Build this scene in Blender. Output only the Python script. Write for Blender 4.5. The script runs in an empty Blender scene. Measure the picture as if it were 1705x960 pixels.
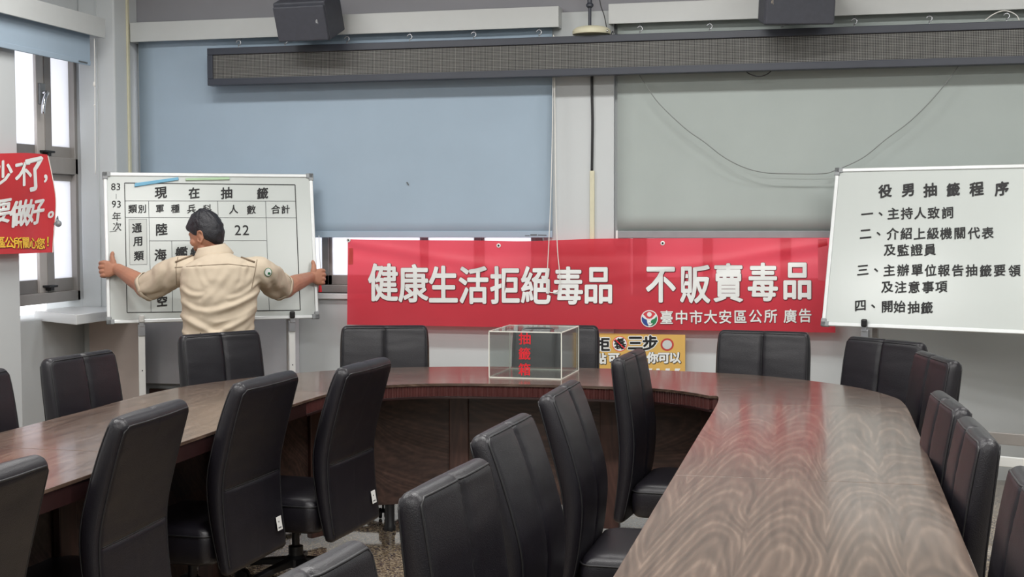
import bpy, bmesh, math, random
from mathutils import Vector, Matrix, noise
from mathutils.bvhtree import BVHTree
random.seed(7)
C = bpy.context.scene.collection
SC = bpy.context.scene
R = math.radians

# ------------------------------------------------------------------ camera
F_PX, CX, CY = 2250.0, 852.5, 480.0
PSI, TH, RL, EYE = R(13.2), R(2.95), R(0.15), 1.50
F0 = Vector((-math.sin(PSI), math.cos(PSI), 0)); R0 = Vector((math.cos(PSI), math.sin(PSI), 0)); UP = Vector((0, 0, 1))
FW = F0*math.cos(TH) - UP*math.sin(TH)
UU = UP*math.cos(TH) + F0*math.sin(TH)
RR = R0*math.cos(RL) - UU*math.sin(RL)
UU = UU*math.cos(RL) + R0*math.sin(RL)
EYEP = Vector((0, 0, EYE))
cd = bpy.data.cameras.new('camera'); cam = bpy.data.objects.new('camera', cd); C.objects.link(cam)
cd.sensor_width = 36.0; cd.lens = F_PX/1705.0*36.0; cd.clip_start = 0.05
cam.matrix_world = Matrix(((RR.x, UU.x, -FW.x, 0), (RR.y, UU.y, -FW.y, 0), (RR.z, UU.z, -FW.z, EYE), (0, 0, 0, 1)))
SC.camera = cam
# ------------------------------------------------------------------ world, lamps, exposure
SC.view_settings.view_transform = 'Standard'; SC.view_settings.look = 'None'
SC.view_settings.gamma = 1.0; SC.view_settings.use_curve_mapping = False
SC.view_settings.exposure = -0.36
W = bpy.data.worlds.new('overcast_sky'); SC.world = W; W.use_nodes = True
W.node_tree.nodes['Background'].inputs[0].default_value = (0.98, 0.98, 1.0, 1)
W.node_tree.nodes['Background'].inputs[1].default_value = 3.4
CEIL = 3.40
LAMPS = [(-3.2, 6.25, 48), (-0.9, 6.25, 48), (1.4, 6.25, 48), (-3.2, 3.4, 90), (-0.9, 3.4, 90), (1.4, 3.4, 90), (-3.0, 0.4, 62), (-0.9, 0.4, 62), (1.4, 0.4, 62), (-2.0, -2.2, 62), (0.6, -2.2, 62)]
for (lx, ly, pw) in LAMPS:
    ld = bpy.data.lights.new('ceiling_lamp', 'AREA'); ld.shape = 'RECTANGLE'; ld.size = 1.2; ld.size_y = 0.26
    ld.energy = pw; ld.color = (1.0, 0.99, 0.97)
    lo = bpy.data.objects.new('ceiling_lamp_light', ld); C.objects.link(lo); lo.location = (lx, ly, CEIL - 0.055)
SC.cycles.use_denoising = True
SC.cycles.max_bounces = 8; SC.cycles.diffuse_bounces = 4; SC.cycles.transparent_max_bounces = 12
SC.cycles.caustics_reflective = False; SC.cycles.caustics_refractive = False
SC.cycles.sample_clamp_indirect = 6.0

# ------------------------------------------------------------------ pixel -> place
def ray(x, y): return FW + RR*((x-CX)/F_PX) - UU*((y-CY)/F_PX)
def on_z(x, y, z): d = ray(x, y); return EYEP + d*((z-EYE)/d.z)
def on_y(x, y, Y): d = ray(x, y); return EYEP + d*(Y/d.y)
def on_x(x, y, X): d = ray(x, y); return EYEP + d*(X/d.x)
def at_d(x, y, dist): return EYEP + ray(x, y)*dist
def on_plane(x, y, o, n): d = ray(x, y); return EYEP + d*((o-EYEP).dot(n)/d.dot(n))

# ------------------------------------------------------------------ materials
def lin(c):
    return tuple(((v/255.0)/12.92 if v/255.0 <= 0.04045 else ((v/255.0+0.055)/1.055)**2.4) for v in c)
def mat(name, col, rough=0.6, metal=0.0, spec=0.5, var=0.06, vscale=14.0, bump=0.0, bscale=200.0, coat=0.0, trans=0.0):
    m = bpy.data.materials.new(name); m.use_nodes = True; nt = m.node_tree; b = nt.nodes['Principled BSDF']
    c = lin(col)
    tc = nt.nodes.new('ShaderNodeTexCoord')
    nz = nt.nodes.new('ShaderNodeTexNoise'); nz.inputs['Scale'].default_value = vscale; nz.inputs['Detail'].default_value = 5
    nt.links.new(tc.outputs['Object'], nz.inputs['Vector'])
    cr = nt.nodes.new('ShaderNodeValToRGB')
    cr.color_ramp.elements[0].position = 0.3; cr.color_ramp.elements[1].position = 0.7
    cr.color_ramp.elements[0].color = tuple(v*(1-var) for v in c)+(1,); cr.color_ramp.elements[1].color = tuple(min(1, v*(1+var)) for v in c)+(1,)
    nt.links.new(nz.outputs['Fac'], cr.inputs['Fac']); nt.links.new(cr.outputs['Color'], b.inputs['Base Color'])
    b.inputs['Roughness'].default_value = rough; b.inputs['Metallic'].default_value = metal
    b.inputs['Specular IOR Level'].default_value = spec
    if coat: b.inputs['Coat Weight'].default_value = coat; b.inputs['Coat Roughness'].default_value = 0.12
    if bump:
        n2 = nt.nodes.new('ShaderNodeTexNoise'); n2.inputs['Scale'].default_value = bscale; n2.inputs['Detail'].default_value = 3
        nt.links.new(tc.outputs['Object'], n2.inputs['Vector'])
        bp = nt.nodes.new('ShaderNodeBump'); bp.inputs['Strength'].default_value = bump; bp.inputs['Distance'].default_value = 0.004
        nt.links.new(n2.outputs['Fac'], bp.inputs['Height']); nt.links.new(bp.outputs['Normal'], b.inputs['Normal'])
    return m
def translucent(m, fac, col):
    nt = m.node_tree; out = nt.nodes['Material Output']; b = nt.nodes['Principled BSDF']
    t = nt.nodes.new('ShaderNodeBsdfTranslucent'); t.inputs[0].default_value = lin(col)+(1,)
    mx = nt.nodes.new('ShaderNodeMixShader'); mx.inputs[0].default_value = fac
    nt.links.new(b.outputs[0], mx.inputs[1]); nt.links.new(t.outputs[0], mx.inputs[2]); nt.links.new(mx.outputs[0], out.inputs[0])
    return m
def sheer(m, fac, tint):
    nt = m.node_tree; out = nt.nodes['Material Output']; src = out.inputs[0].links[0].from_socket
    t = nt.nodes.new('ShaderNodeBsdfTransparent'); t.inputs[0].default_value = lin(tint)+(1,)
    mx = nt.nodes.new('ShaderNodeMixShader'); mx.inputs[0].default_value = fac
    nt.links.new(src, mx.inputs[1]); nt.links.new(t.outputs[0], mx.inputs[2]); nt.links.new(mx.outputs[0], out.inputs[0])
def emit(name, col, s):
    m = bpy.data.materials.new(name); m.use_nodes = True; b = m.node_tree.nodes['Principled BSDF']
    b.inputs['Base Color'].default_value = lin(col)+(1,); b.inputs['Emission Color'].default_value = lin(col)+(1,); b.inputs['Emission Strength'].default_value = s
    return m

def wood(name, dark, mid, light, axis='Y', rough=0.24, coat=0.25, leaf=0.36, spread=0.055, freq=95.0, spec=0.5):
    """veneer: cathedral figure, one leaf after another, along the axis"""
    m = bpy.data.materials.new(name); m.use_nodes = True; nt = m.node_tree; N = nt.nodes.new; L = nt.links.new; b = nt.nodes['Principled BSDF']
    def math_(op, a, bb=None, c=None):
        n = N('ShaderNodeMath'); n.operation = op
        for i, v in enumerate((a, bb, c)):
            if v is None: continue
            if isinstance(v, (int, float)): n.inputs[i].default_value = v
            else: L(v, n.inputs[i])
        return n.outputs[0]
    tc = N('ShaderNodeTexCoord'); sp = N('ShaderNodeSeparateXYZ'); L(tc.outputs['Object'], sp.inputs[0])
    ax = {'X': 0, 'Y': 1, 'Z': 2}[axis]; al = sp.outputs[ax]
    ac = sp.outputs[1] if axis == 'X' else sp.outputs[0]
    zz = sp.outputs[2]
    if axis == 'X': ac = math_('ADD', ac, zz)
    lo = N('ShaderNodeTexNoise'); lo.inputs['Scale'].default_value = 2.2; lo.inputs['Detail'].default_value = 2
    mp = N('ShaderNodeMapping'); L(tc.outputs['Object'], mp.inputs[0])
    s = [1.0, 1.0, 1.0]; s[ax] = 0.35; mp.inputs['Scale'].default_value = s
    L(mp.outputs[0], lo.inputs['Vector'])
    wob = math_('MULTIPLY', math_('SUBTRACT', lo.outputs['Fac'], 0.5), 0.16)
    x = math_('SUBTRACT', math_('PINGPONG', math_('ADD', ac, wob), leaf*0.5), leaf*0.22)
    cell = math_('FLOOR', math_('DIVIDE', ac, leaf))
    y = math_('MULTIPLY', math_('ADD', al, math_('MULTIPLY', cell, 0.37)), spread)
    y = math_('ADD', y, math_('MULTIPLY', lo.outputs['Fac'], 0.10))
    r = math_('SQRT', math_('ADD', math_('MULTIPLY', x, x), math_('MULTIPLY', y, y)))
    r = math_('ADD', math_('MULTIPLY', x, math_('MULTIPLY', x, 2.2)), math_('ADD', y, math_('MULTIPLY', r, 0.25)))
    ph = math_('MULTIPLY', r, freq*6.0)
    fn = N('ShaderNodeTexNoise'); fn.inputs['Scale'].default_value = 60; fn.inputs['Detail'].default_value = 4
    mp2 = N('ShaderNodeMapping'); L(tc.outputs['Object'], mp2.inputs[0]); s = [1.0, 1.0, 1.0]; s[ax] = 0.05; mp2.inputs['Scale'].default_value = s
    L(mp2.outputs[0], fn.inputs['Vector'])
    w = math_('ADD', math_('MULTIPLY', math_('POWER', math_('ADD', math_('MULTIPLY', math_('SINE', ph), 0.5), 0.5), 1.6), 0.25), 0.30)
    w = math_('ADD', w, math_('MULTIPLY', math_('SINE', math_('MULTIPLY', ph, 0.31)), 0.10))
    w = math_('ADD', w, math_('MULTIPLY', math_('SUBTRACT', fn.outputs['Fac'], 0.5), 1.0))
    cr = N('ShaderNodeValToRGB'); e = cr.color_ramp.elements
    e[0].position = 0.1; e[0].color = lin(dark)+(1,); e[1].position = 0.95; e[1].color = lin(light)+(1,)
    k = e.new(0.5); k.color = lin(mid)+(1,)
    L(w, cr.inputs['Fac']); L(cr.outputs['Color'], b.inputs['Base Color'])
    b.inputs['Roughness'].default_value = rough; b.inputs['Coat Weight'].default_value = coat; b.inputs['Coat Roughness'].default_value = 0.1
    b.inputs['Specular IOR Level'].default_value = spec
    return m

def granite(name):
    m = bpy.data.materials.new(name); m.use_nodes = True; nt = m.node_tree; N = nt.nodes.new; L = nt.links.new; b = nt.nodes['Principled BSDF']
    tc = N('ShaderNodeTexCoord'); vo = N('ShaderNodeTexVoronoi'); vo.inputs['Scale'].default_value = 130
    L(tc.outputs['Object'], vo.inputs['Vector'])
    sx = N('ShaderNodeSeparateColor'); L(vo.outputs['Color'], sx.inputs[0])
    cr = N('ShaderNodeValToRGB'); e = cr.color_ramp.elements; cr.color_ramp.interpolation = 'CONSTANT'
    e[0].position = 0; e[0].color = lin((60, 50, 62))+(1,); e[1].position = 0.22; e[1].color = lin((146, 128, 104))+(1,)
    k = e.new(0.5); k.color = lin((176, 160, 136))+(1,); k = e.new(0.8); k.color = lin((104, 88, 70))+(1,)
    L(sx.outputs[0], cr.inputs['Fac'])
    br = N('ShaderNodeTexBrick'); br.offset = 0; br.inputs['Scale'].default_value = 1.0; br.inputs['Brick Width'].default_value = 0.6; br.inputs['Row Height'].default_value = 0.6
    br.inputs['Mortar Size'].default_value = 0.0015; br.inputs['Mortar'].default_value = lin((90, 80, 70))+(1,)
    L(tc.outputs['Object'], br.inputs['Vector']); L(cr.outputs['Color'], br.inputs['Color1']); L(cr.outputs['Color'], br.inputs['Color2'])
    L(br.outputs['Color'], b.inputs['Base Color'])
    b.inputs['Roughness'].default_value = 0.07; b.inputs['Specular IOR Level'].default_value = 0.9; b.inputs['Coat Weight'].default_value = 0.7; b.inputs['Coat Roughness'].default_value = 0.04
    return m

def led_face(name, pitch):
    m = bpy.data.materials.new(name); m.use_nodes = True; nt = m.node_tree; N = nt.nodes.new; L = nt.links.new; b = nt.nodes['Principled BSDF']
    tc = N('ShaderNodeTexCoord'); mp = N('ShaderNodeMapping'); mp.inputs['Scale'].default_value = (1/pitch, 0, 1/pitch); L(tc.outputs['Object'], mp.inputs[0])
    fr = N('ShaderNodeVectorMath'); fr.operation = 'FRACTION'; L(mp.outputs[0], fr.inputs[0])
    sb = N('ShaderNodeVectorMath'); sb.operation = 'SUBTRACT'; sb.inputs[1].default_value = (0.5, 0, 0.5); L(fr.outputs[0], sb.inputs[0])
    ln = N('ShaderNodeVectorMath'); ln.operation = 'LENGTH'; L(sb.outputs[0], ln.inputs[0])
    cr = N('ShaderNodeValToRGB'); e = cr.color_ramp.elements
    e[0].position = 0.38; e[0].color = lin((18, 18, 20))+(1,); e[1].position = 0.50; e[1].color = lin((132, 131, 127))+(1,)
    L(ln.outputs['Value'], cr.inputs['Fac']); L(cr.outputs['Color'], b.inputs['Base Color']); b.inputs['Roughness'].default_value = 0.6
    return m
def fabric(name, col, scale=900, rough=0.9, trans=0.0, tcol=None):
    m = mat(name, col, rough, spec=0.2, var=0.03, vscale=3.0, bump=0.08, bscale=scale)
    if trans: translucent(m, trans, tcol or col)
    return m
def clear(name, tint=(247, 249, 248), gloss=0.11):
    m = bpy.data.materials.new(name); m.use_nodes = True; nt = m.node_tree; N = nt.nodes.new; L = nt.links.new
    out = nt.nodes['Material Output']; tr = N('ShaderNodeBsdfTransparent'); tr.inputs[0].default_value = lin(tint)+(1,)
    gl = N('ShaderNodeBsdfGlossy'); gl.inputs['Roughness'].default_value = 0.03
    lw = N('ShaderNodeLayerWeight'); lw.inputs['Blend'].default_value = 0.2
    mu = N('ShaderNodeMath'); mu.operation = 'MULTIPLY'; mu.inputs[1].default_value = gloss*4.0; L(lw.outputs['Fresnel'], mu.inputs[0])
    mx = N('ShaderNodeMixShader'); L(mu.outputs[0], mx.inputs[0]); L(tr.outputs[0], mx.inputs[1]); L(gl.outputs[0], mx.inputs[2])
    df = N('ShaderNodeBsdfDiffuse'); df.inputs[0].default_value = lin((225, 228, 228))+(1,)
    m2 = N('ShaderNodeMixShader'); m2.inputs[0].default_value = 0.022; L(mx.outputs[0], m2.inputs[1]); L(df.outputs[0], m2.inputs[2])
    L(m2.outputs[0], out.inputs[0])
    return m

M = {}
M['wall'] = mat('wall_paint', (194, 198, 199), 0.75, var=0.015, vscale=1.5, bump=0.05, bscale=60)
M['wall_upper'] = mat('shaded_upper_wall', (140, 140, 145), 0.8, var=0.05, vscale=2.0, bump=0.05)  # wall top above the valances, its shade put into a darker grey
M['ceiling'] = mat('ceiling_paint', (214, 214, 212), 0.85, var=0.02)
M['floor'] = granite('polished_granite')
M['valance'] = mat('valance_white', (190, 193, 192), 0.45, var=0.01)
M['blue_blind'] = fabric('blue_blind_cloth', (158, 175, 190))
M['grey_blind'] = fabric('grey_screen_cloth', (166, 174, 171))
M['grey_bar'] = mat('grey_bar', (138, 141, 144), 0.5, var=0.05)
M['alu'] = mat('brown_aluminium', (152, 148, 144), 0.45, metal=0.15, var=0.03)
M['alu_dark'] = mat('dark_aluminium', (132, 129, 127), 0.45, metal=0.15, var=0.03)
M['alu_pale'] = mat('pale_aluminium', (196, 190, 184), 0.4, metal=0.1, var=0.03)
M['frost'] = mat('frosted_glass', (225, 228, 230), 0.3, var=0.01); translucent(M['frost'], 0.8, (235, 236, 240))
M['marble'] = mat('white_marble', (216, 218, 218), 0.25, var=0.03, vscale=4)
M['led'] = led_face('led_matrix', 0.0087)
M['led_frame'] = mat('sign_frame', (50, 54, 64), 0.4, var=0.04)
M['steel'] = mat('zinc_steel', (182, 184, 188), 0.35, metal=0.8, var=0.04)
M['chrome'] = mat('chrome', (210, 210, 212), 0.12, metal=1.0, var=0.01)
M['speaker'] = mat('speaker_black', (60, 62, 70), 0.6, var=0.08, vscale=40, bump=0.15, bscale=500)
M['white_plastic'] = mat('white_plastic', (226, 228, 226), 0.4, var=0.02)
M['cream'] = mat('cream_plastic', (206, 202, 176), 0.5, var=0.04)
M['black'] = mat('black_plastic', (26, 26, 28), 0.45, var=0.1)
M['cable_grey'] = mat('grey_cable', (120, 124, 122), 0.5, var=0.05)
M['cable_white'] = mat('white_cord', (232, 230, 224), 0.6, var=0.03)
M['red'] = mat('red_vinyl', (226, 76, 90), 0.36, var=0.05, vscale=3.0); translucent(M['red'], 0.42, (240, 70, 86))
sheer(M['red'], 0.13, (255, 140, 150))
M['red_dark'] = mat('red_patch', (186, 62, 58), 0.5, var=0.1)
M['red2'] = mat('red_vinyl_bright', (206, 58, 64), 0.45, var=0.05, vscale=4.0); translucent(M['red2'], 0.22, (235, 60, 62))
M['pink_hem'] = mat('pale_red_hem', (214, 78, 92), 0.4, var=0.04)
M['letter_white'] = mat('white_print', (228, 230, 228), 0.5, var=0.02)
M['letter_dark'] = mat('dark_red_outline', (104, 22, 34), 0.5, var=0.05)
M['letter_yellow'] = mat('yellow_print', (238, 190, 60), 0.5, var=0.04)
M['ink'] = mat('black_ink', (16, 16, 18), 0.6, var=0.1)
M['ink_red'] = mat('red_ink', (226, 28, 44), 0.5, var=0.05)
M['line_grey'] = mat('grey_line', (92, 96, 98), 0.6, var=0.05)
M['board'] = mat('whiteboard_enamel', (190, 196, 193), 0.22, var=0.01, vscale=2)
M['paper'] = mat('pasted_paper', (196, 201, 198), 0.7, var=0.01)
M['silver'] = mat('silver_frame', (205, 208, 208), 0.35, metal=0.35, var=0.03)
M['corner_grey'] = mat('corner_grey', (140, 144, 146), 0.4, var=0.04)
M['mag_blue'] = mat('blue_magnet', (104, 166, 196), 0.45, var=0.06)
M['mag_green'] = mat('green_magnet', (166, 196, 160), 0.45, var=0.06)
M['leather'] = mat('black_leather', (20, 18, 24), 0.37, spec=0.45, var=0.10, vscale=9.0, bump=0.22, bscale=330)
M['piping'] = mat('leather_piping', (24, 24, 27), 0.45, var=0.05)
M['leather_seam'] = mat('leather_seam', (14, 14, 16), 0.6, var=0.05)
M['top_y'] = wood('walnut_top_lengthwise', (68, 53, 45), (92, 75, 65), (126, 107, 94), 'Y', freq=115.0)
M['top_x'] = wood('walnut_top_crosswise', (62, 48, 41), (82, 66, 57), (110, 92, 80), 'X', leaf=0.3, freq=115.0)
M['panel_x'] = wood('walnut_front_panel', (50, 36, 33), (72, 53, 47), (98, 74, 65), 'X', rough=0.42, coat=0.05, leaf=0.5)
M['panel_z'] = wood('walnut_pilaster', (58, 38, 34), (74, 50, 44), (90, 64, 56), 'Z', rough=0.4, coat=0.05, leaf=0.2)
M['apron'] = mat('mahogany_edge', (40, 22, 22), 0.32, var=0.12, vscale=30, coat=0.2)
M['apron_fluted'] = mat('mahogany_fluted', (76, 42, 40), 0.34, var=0.12, vscale=30, coat=0.15)
M['skin'] = mat('skin', (172, 122, 98), 0.55, var=0.08, vscale=18, bump=0.05, bscale=300)
M['skin'].node_tree.nodes['Principled BSDF'].inputs['Subsurface Weight'].default_value = 0.08
M['skin'].node_tree.nodes['Principled BSDF'].inputs['Subsurface Radius'].default_value = (0.01, 0.004, 0.002)
M['hair'] = mat('black_hair', (30, 30, 36), 0.5, var=0.25, vscale=60, bump=0.6, bscale=160)
M['shirt'] = mat('khaki_cotton', (194, 180, 160), 0.85, spec=0.2, var=0.03, vscale=6, bump=0.1, bscale=700)
M['shirt_seam'] = mat('khaki_seam', (128, 112, 94), 0.85, var=0.05)
M['trouser'] = mat('dark_trousers', (50, 50, 56), 0.85, var=0.06)
M['shoe'] = mat('black_shoe', (24, 23, 23), 0.35, var=0.1)
M['acrylic'] = clear('clear_acrylic')
M['acrylic_edge'] = mat('acrylic_edge', (236, 236, 226), 0.25, var=0.02)
M['poster'] = mat('orange_poster', (214, 172, 92), 0.5, var=0.04, vscale=8)
M['brown_board'] = mat('brown_board', (186, 172, 165), 0.6, var=0.06, vscale=6)
M['grey_board'] = mat('grey_board', (205, 205, 210), 0.55, var=0.02)
M['label'] = mat('white_tag', (222, 222, 220), 0.5, var=0.02)
M['logo_blue'] = mat('logo_blue', (44, 70, 140), 0.5); M['logo_green'] = mat('logo_green', (36, 122, 76), 0.5); M['logo_red'] = mat('logo_red', (205, 60, 70), 0.5)

# ------------------------------------------------------------------ mesh helpers
class MB:
    def __init__(s): s.v = []; s.f = []
    def add(s, vs, fs):
        o = len(s.v); s.v += [Vector(v) for v in vs]; s.f += [tuple(i+o for i in f) for f in fs]; return s
    def box(s, lo, hi, mtx=None):
        x0, y0, z0 = lo; x1, y1, z1 = hi
        vs = [Vector(p) for p in ((x0,y0,z0),(x1,y0,z0),(x1,y1,z0),(x0,y1,z0),(x0,y0,z1),(x1,y0,z1),(x1,y1,z1),(x0,y1,z1))]
        if mtx: vs = [mtx @ v for v in vs]
        return s.add(vs, [(3,2,1,0),(4,5,6,7),(0,1,5,4),(1,2,6,5),(2,3,7,6),(3,0,4,7)])
    def tube(s, pts, r, n=8, closed=False, cap=True):
        pts = [Vector(p) for p in pts]; k = len(pts); vs = []; fs = []
        rs = r if isinstance(r, (list, tuple)) else [r]*k
        prev = None
        for i, p in enumerate(pts):
            a = pts[(i-1) % k] if (closed or i > 0) else p
            b = pts[(i+1) % k] if (closed or i < k-1) else p
            t = (b-a).normalized()
            if prev is None: u = t.orthogonal().normalized()
            else:
                u = prev - t*prev.dot(t)
                u = u.normalized() if u.length > 1e-6 else t.orthogonal().normalized()
            prev = u; w = t.cross(u)
            for j in range(n):
                an = 2*math.pi*j/n; vs.append(p + (u*math.cos(an)+w*math.sin(an))*rs[i])
        for i in range(k if closed else k-1):
            for j in range(n):
                fs.append((i*n+j, i*n+(j+1) % n, ((i+1) % k)*n+(j+1) % n, ((i+1) % k)*n+j))
        if cap and not closed:
            fs.append(tuple(reversed(range(n)))); fs.append(tuple((k-1)*n+j for j in range(n)))
        return s.add(vs, fs)
    def lathe(s, prof, c=(0,0,0), n=24, mtx=None):
        vs = []; fs = []; k = len(prof)
        for (r, z) in prof:
            for j in range(n):
                a = 2*math.pi*j/n; vs.append(Vector((c[0]+r*math.cos(a), c[1]+r*math.sin(a), c[2]+z)))
        for i in range(k-1):
            for j in range(n): fs.append((i*n+j, i*n+(j+1) % n, (i+1)*n+(j+1) % n, (i+1)*n+j))
        fs.append(tuple(reversed(range(n)))); fs.append(tuple((k-1)*n+j for j in range(n)))
        if mtx: vs = [mtx @ v for v in vs]
        return s.add(vs, fs)
    def ball(s, c, rad, n=16, m=10, mtx=None):
        rx, ry, rz = rad if isinstance(rad, (tuple, list)) else (rad, rad, rad); c = Vector(c)
        vs = [Vector((0, 0, -rz))]; fs = []
        for i in range(1, m):
            th = math.pi*i/m - math.pi/2
            for j in range(n):
                a = 2*math.pi*j/n; vs.append(Vector((rx*math.cos(th)*math.cos(a), ry*math.cos(th)*math.sin(a), rz*math.sin(th))))
        vs.append(Vector((0, 0, rz)))
        for j in range(n): fs.append((0, 1+(j+1) % n, 1+j))
        for i in range(m-2):
            for j in range(n): fs.append((1+i*n+j, 1+i*n+(j+1) % n, 1+(i+1)*n+(j+1) % n, 1+(i+1)*n+j))
        t = len(vs)-1
        for j in range(n): fs.append((1+(m-2)*n+j, 1+(m-2)*n+(j+1) % n, t))
        if mtx: vs = [mtx @ v for v in vs]
        return s.add([v+c for v in vs], fs)
    def prism(s, poly, z0, z1, flip=False):
        n = len(poly); vs = [Vector((p[0], p[1], z0)) for p in poly]+[Vector((p[0], p[1], z1)) for p in poly]
        fs = [tuple(reversed(range(n))), tuple(range(n, 2*n))]+[(i, (i+1) % n, n+(i+1) % n, n+i) for i in range(n)]
        return s.add(vs, fs)
    def loft(s, rings, cap=True):
        n = len(rings[0]); vs = [v for r in rings for v in r]; fs = []
        for i in range(len(rings)-1):
            for j in range(n): fs.append((i*n+j, i*n+(j+1) % n, (i+1)*n+(j+1) % n, (i+1)*n+j))
        if cap:
            fs.append(tuple(reversed(range(n)))); k = (len(rings)-1)*n; fs.append(tuple(k+j for j in range(n)))
        return s.add(vs, fs)
    def mesh(s, name):
        me = bpy.data.meshes.new(name); me.from_pydata([tuple(v) for v in s.v], [], s.f); me.validate()
        bm = bmesh.new(); bm.from_mesh(me); bmesh.ops.recalc_face_normals(bm, faces=bm.faces); bm.to_mesh(me); bm.free()
        return me
    def build(s, name, m, parent=None, smooth=False, bevel=0.0, seg=2):
        if parent is not None:
            inv = parent.matrix_basis.inverted() if getattr(parent, 'type', '') else None
            inv = world_inv(parent); s.v = [inv @ v for v in s.v]
        return link(name, s.mesh(name), m, parent, smooth, bevel, seg)
def world_inv(o):
    mw = o.matrix_basis.copy()
    while o.parent is not None: o = o.parent; mw = o.matrix_basis @ mw
    return mw.inverted()
def link(name, me, m, parent=None, smooth=False, bevel=0.0, seg=2):
    o = bpy.data.objects.new(name, me); C.objects.link(o)
    if m is not None: me.materials.append(m)
    if parent is not None: o.parent = parent
    if smooth:
        for p in me.polygons: p.use_smooth = True
        if smooth == 'auto':
            bm = bmesh.new(); bm.from_mesh(me)
            for e in bm.edges:
                if len(e.link_faces) == 2 and e.calc_face_angle(0) > R(38): e.smooth = False
            bm.to_mesh(me); bm.free()
    if bevel:
        md = o.modifiers.new('bevel', 'BEVEL'); md.width = bevel; md.segments = seg; md.limit_method = 'ANGLE'; md.angle_limit = R(40)
    return o
def tag(o, label, cat, group=None, kind=None):
    o['label'] = label; o['category'] = cat
    if group: o['group'] = group
    if kind: o['kind'] = kind
    return o
def thing(name, loc, label, cat, group=None, rz=0.0):
    o = bpy.data.objects.new(name, None); o.empty_display_size = 0.1; C.objects.link(o)
    o.location = loc; o.rotation_euler = (0, 0, rz); o.matrix_basis = Matrix.Translation(loc) @ Matrix.Rotation(rz, 4, 'Z')
    return tag(o, label, cat, group)
def struct(name, mb, m, **k):
    o = mb.build(name, m, **k); o['kind'] = 'structure'; return o
def copy_tree(o, parent=None):
    c = o.copy(); C.objects.link(c)
    if parent is not None: c.parent = parent
    for ch in list(o.children): copy_tree(ch, c)
    return c
def smooth_path(pts, per=6, closed=False):
    pts = [Vector(p) for p in pts]; out = []; n = len(pts)
    for i in range(n if closed else n-1):
        if closed: p0, p1, p2, p3 = (pts[(i+k-1) % n] for k in range(4))
        else: p0, p1, p2, p3 = pts[max(i-1, 0)], pts[i], pts[i+1], pts[min(i+2, n-1)]
        for j in range(per):
            t = j/per
            out.append(0.5*((2*p1)+(p2-p0)*t+(2*p0-5*p1+4*p2-p3)*t*t+(3*p1-p0-3*p2+p3)*t**3))
    if not closed: out.append(pts[-1])
    return out

# lettering: outlines of the built-in typeface, laid on a surface
_gl = {}
def glyph(ch, off=0.0, res=3):
    k = (ch, round(off, 4))
    if k in _gl: return _gl[k]
    cu = bpy.data.curves.new('g', 'FONT'); cu.body = ch; cu.size = 1.0; cu.offset = off; cu.resolution_u = res; cu.fill_mode = 'FRONT'
    ob = bpy.data.objects.new('g', cu); C.objects.link(ob)
    dg = bpy.context.evaluated_depsgraph_get(); dg.update()
    me = bpy.data.meshes.new_from_object(ob.evaluated_get(dg))
    vs = [(v.co.x, v.co.y) for v in me.vertices]; fs = [tuple(p.vertices) for p in me.polygons]
    bpy.data.objects.remove(ob); bpy.data.curves.remove(cu); bpy.data.meshes.remove(me)
    if vs:
        xs = [v[0] for v in vs]; ys = [v[1] for v in vs]; c = ((min(xs)+max(xs))/2, (min(ys)+max(ys))/2)
        vs = [(x-c[0], y-c[1]) for x, y in vs]
    _gl[k] = (vs, fs); return _gl[k]
def write(chars, surf, off=0.0, wx=1.0, shear=0.0, slant=0.0, rot=0.0):
    """chars: (character, x, y, size) in photo pixels; surf maps a pixel to the surface.
    off thickens the strokes (in ems) with copies set a hair apart in depth"""
    mb = MB(); cr, sr = math.cos(rot), math.sin(rot)
    K = 1 if off <= 0 else (5 if off < 0.012 else 9)
    for (ch, x, y, s) in chars:
        vs, fs = glyph(ch)
        if not vs: continue
        for k in range(K):
            if k == 0: du = dv = 0.0
            else: an = 2*math.pi*k/(K-1); du, dv = off*math.cos(an), off*math.sin(an)
            P = []
            for (u, v) in vs:
                u2, v2 = u+du/wx, v+dv
                a = u2*s*wx + slant*v2*s; b = v2*s + shear*u2*s
                p = surf(x + a*cr - b*sr, y - (a*sr + b*cr))
                P.append(p+(EYEP-p).normalized()*(k*0.00006))
            mb.add(P, fs)
    mb.keep = True
    return mb
def line_strip(surf, p, q, w):
    a, b = Vector(p), Vector(q); n = Vector((-(b-a).y, (b-a).x)).normalized()*w/2
    return [surf(*(a+n)), surf(*(b+n)), surf(*(b-n)), surf(*(a-n))]

# ------------------------------------------------------------------ the room
YW = 8.10
mb = MB().box((-4.95, -3.6, -0.12), (3.6, 8.45, 0.0)); struct('floor', mb, M['floor'])
mb = MB().box((-4.95, -3.6, CEIL), (3.6, 8.45, CEIL+0.1)); struct('ceiling', mb, M['ceiling'])
wz0, wz1 = 1.03, 2.56          # far windows
far = MB()
far.box((-4.95, YW, 0), (3.6, YW+0.22, wz0)).box((-4.95, YW, wz1), (3.6, YW+0.22, 2.74))
far.box((-4.95, YW, wz0), (-4.36, YW+0.22, wz1)).box((-1.70, YW, wz0), (-1.18, YW+0.22, wz1)).box((1.6, YW, wz0), (3.6, YW+0.22, wz1))
struct('wall_far', far, M['wall'])
struct('trim_1', MB().box((-4.95, YW, 2.74), (3.6, YW+0.22, CEIL)), M['wall_upper'])
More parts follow.
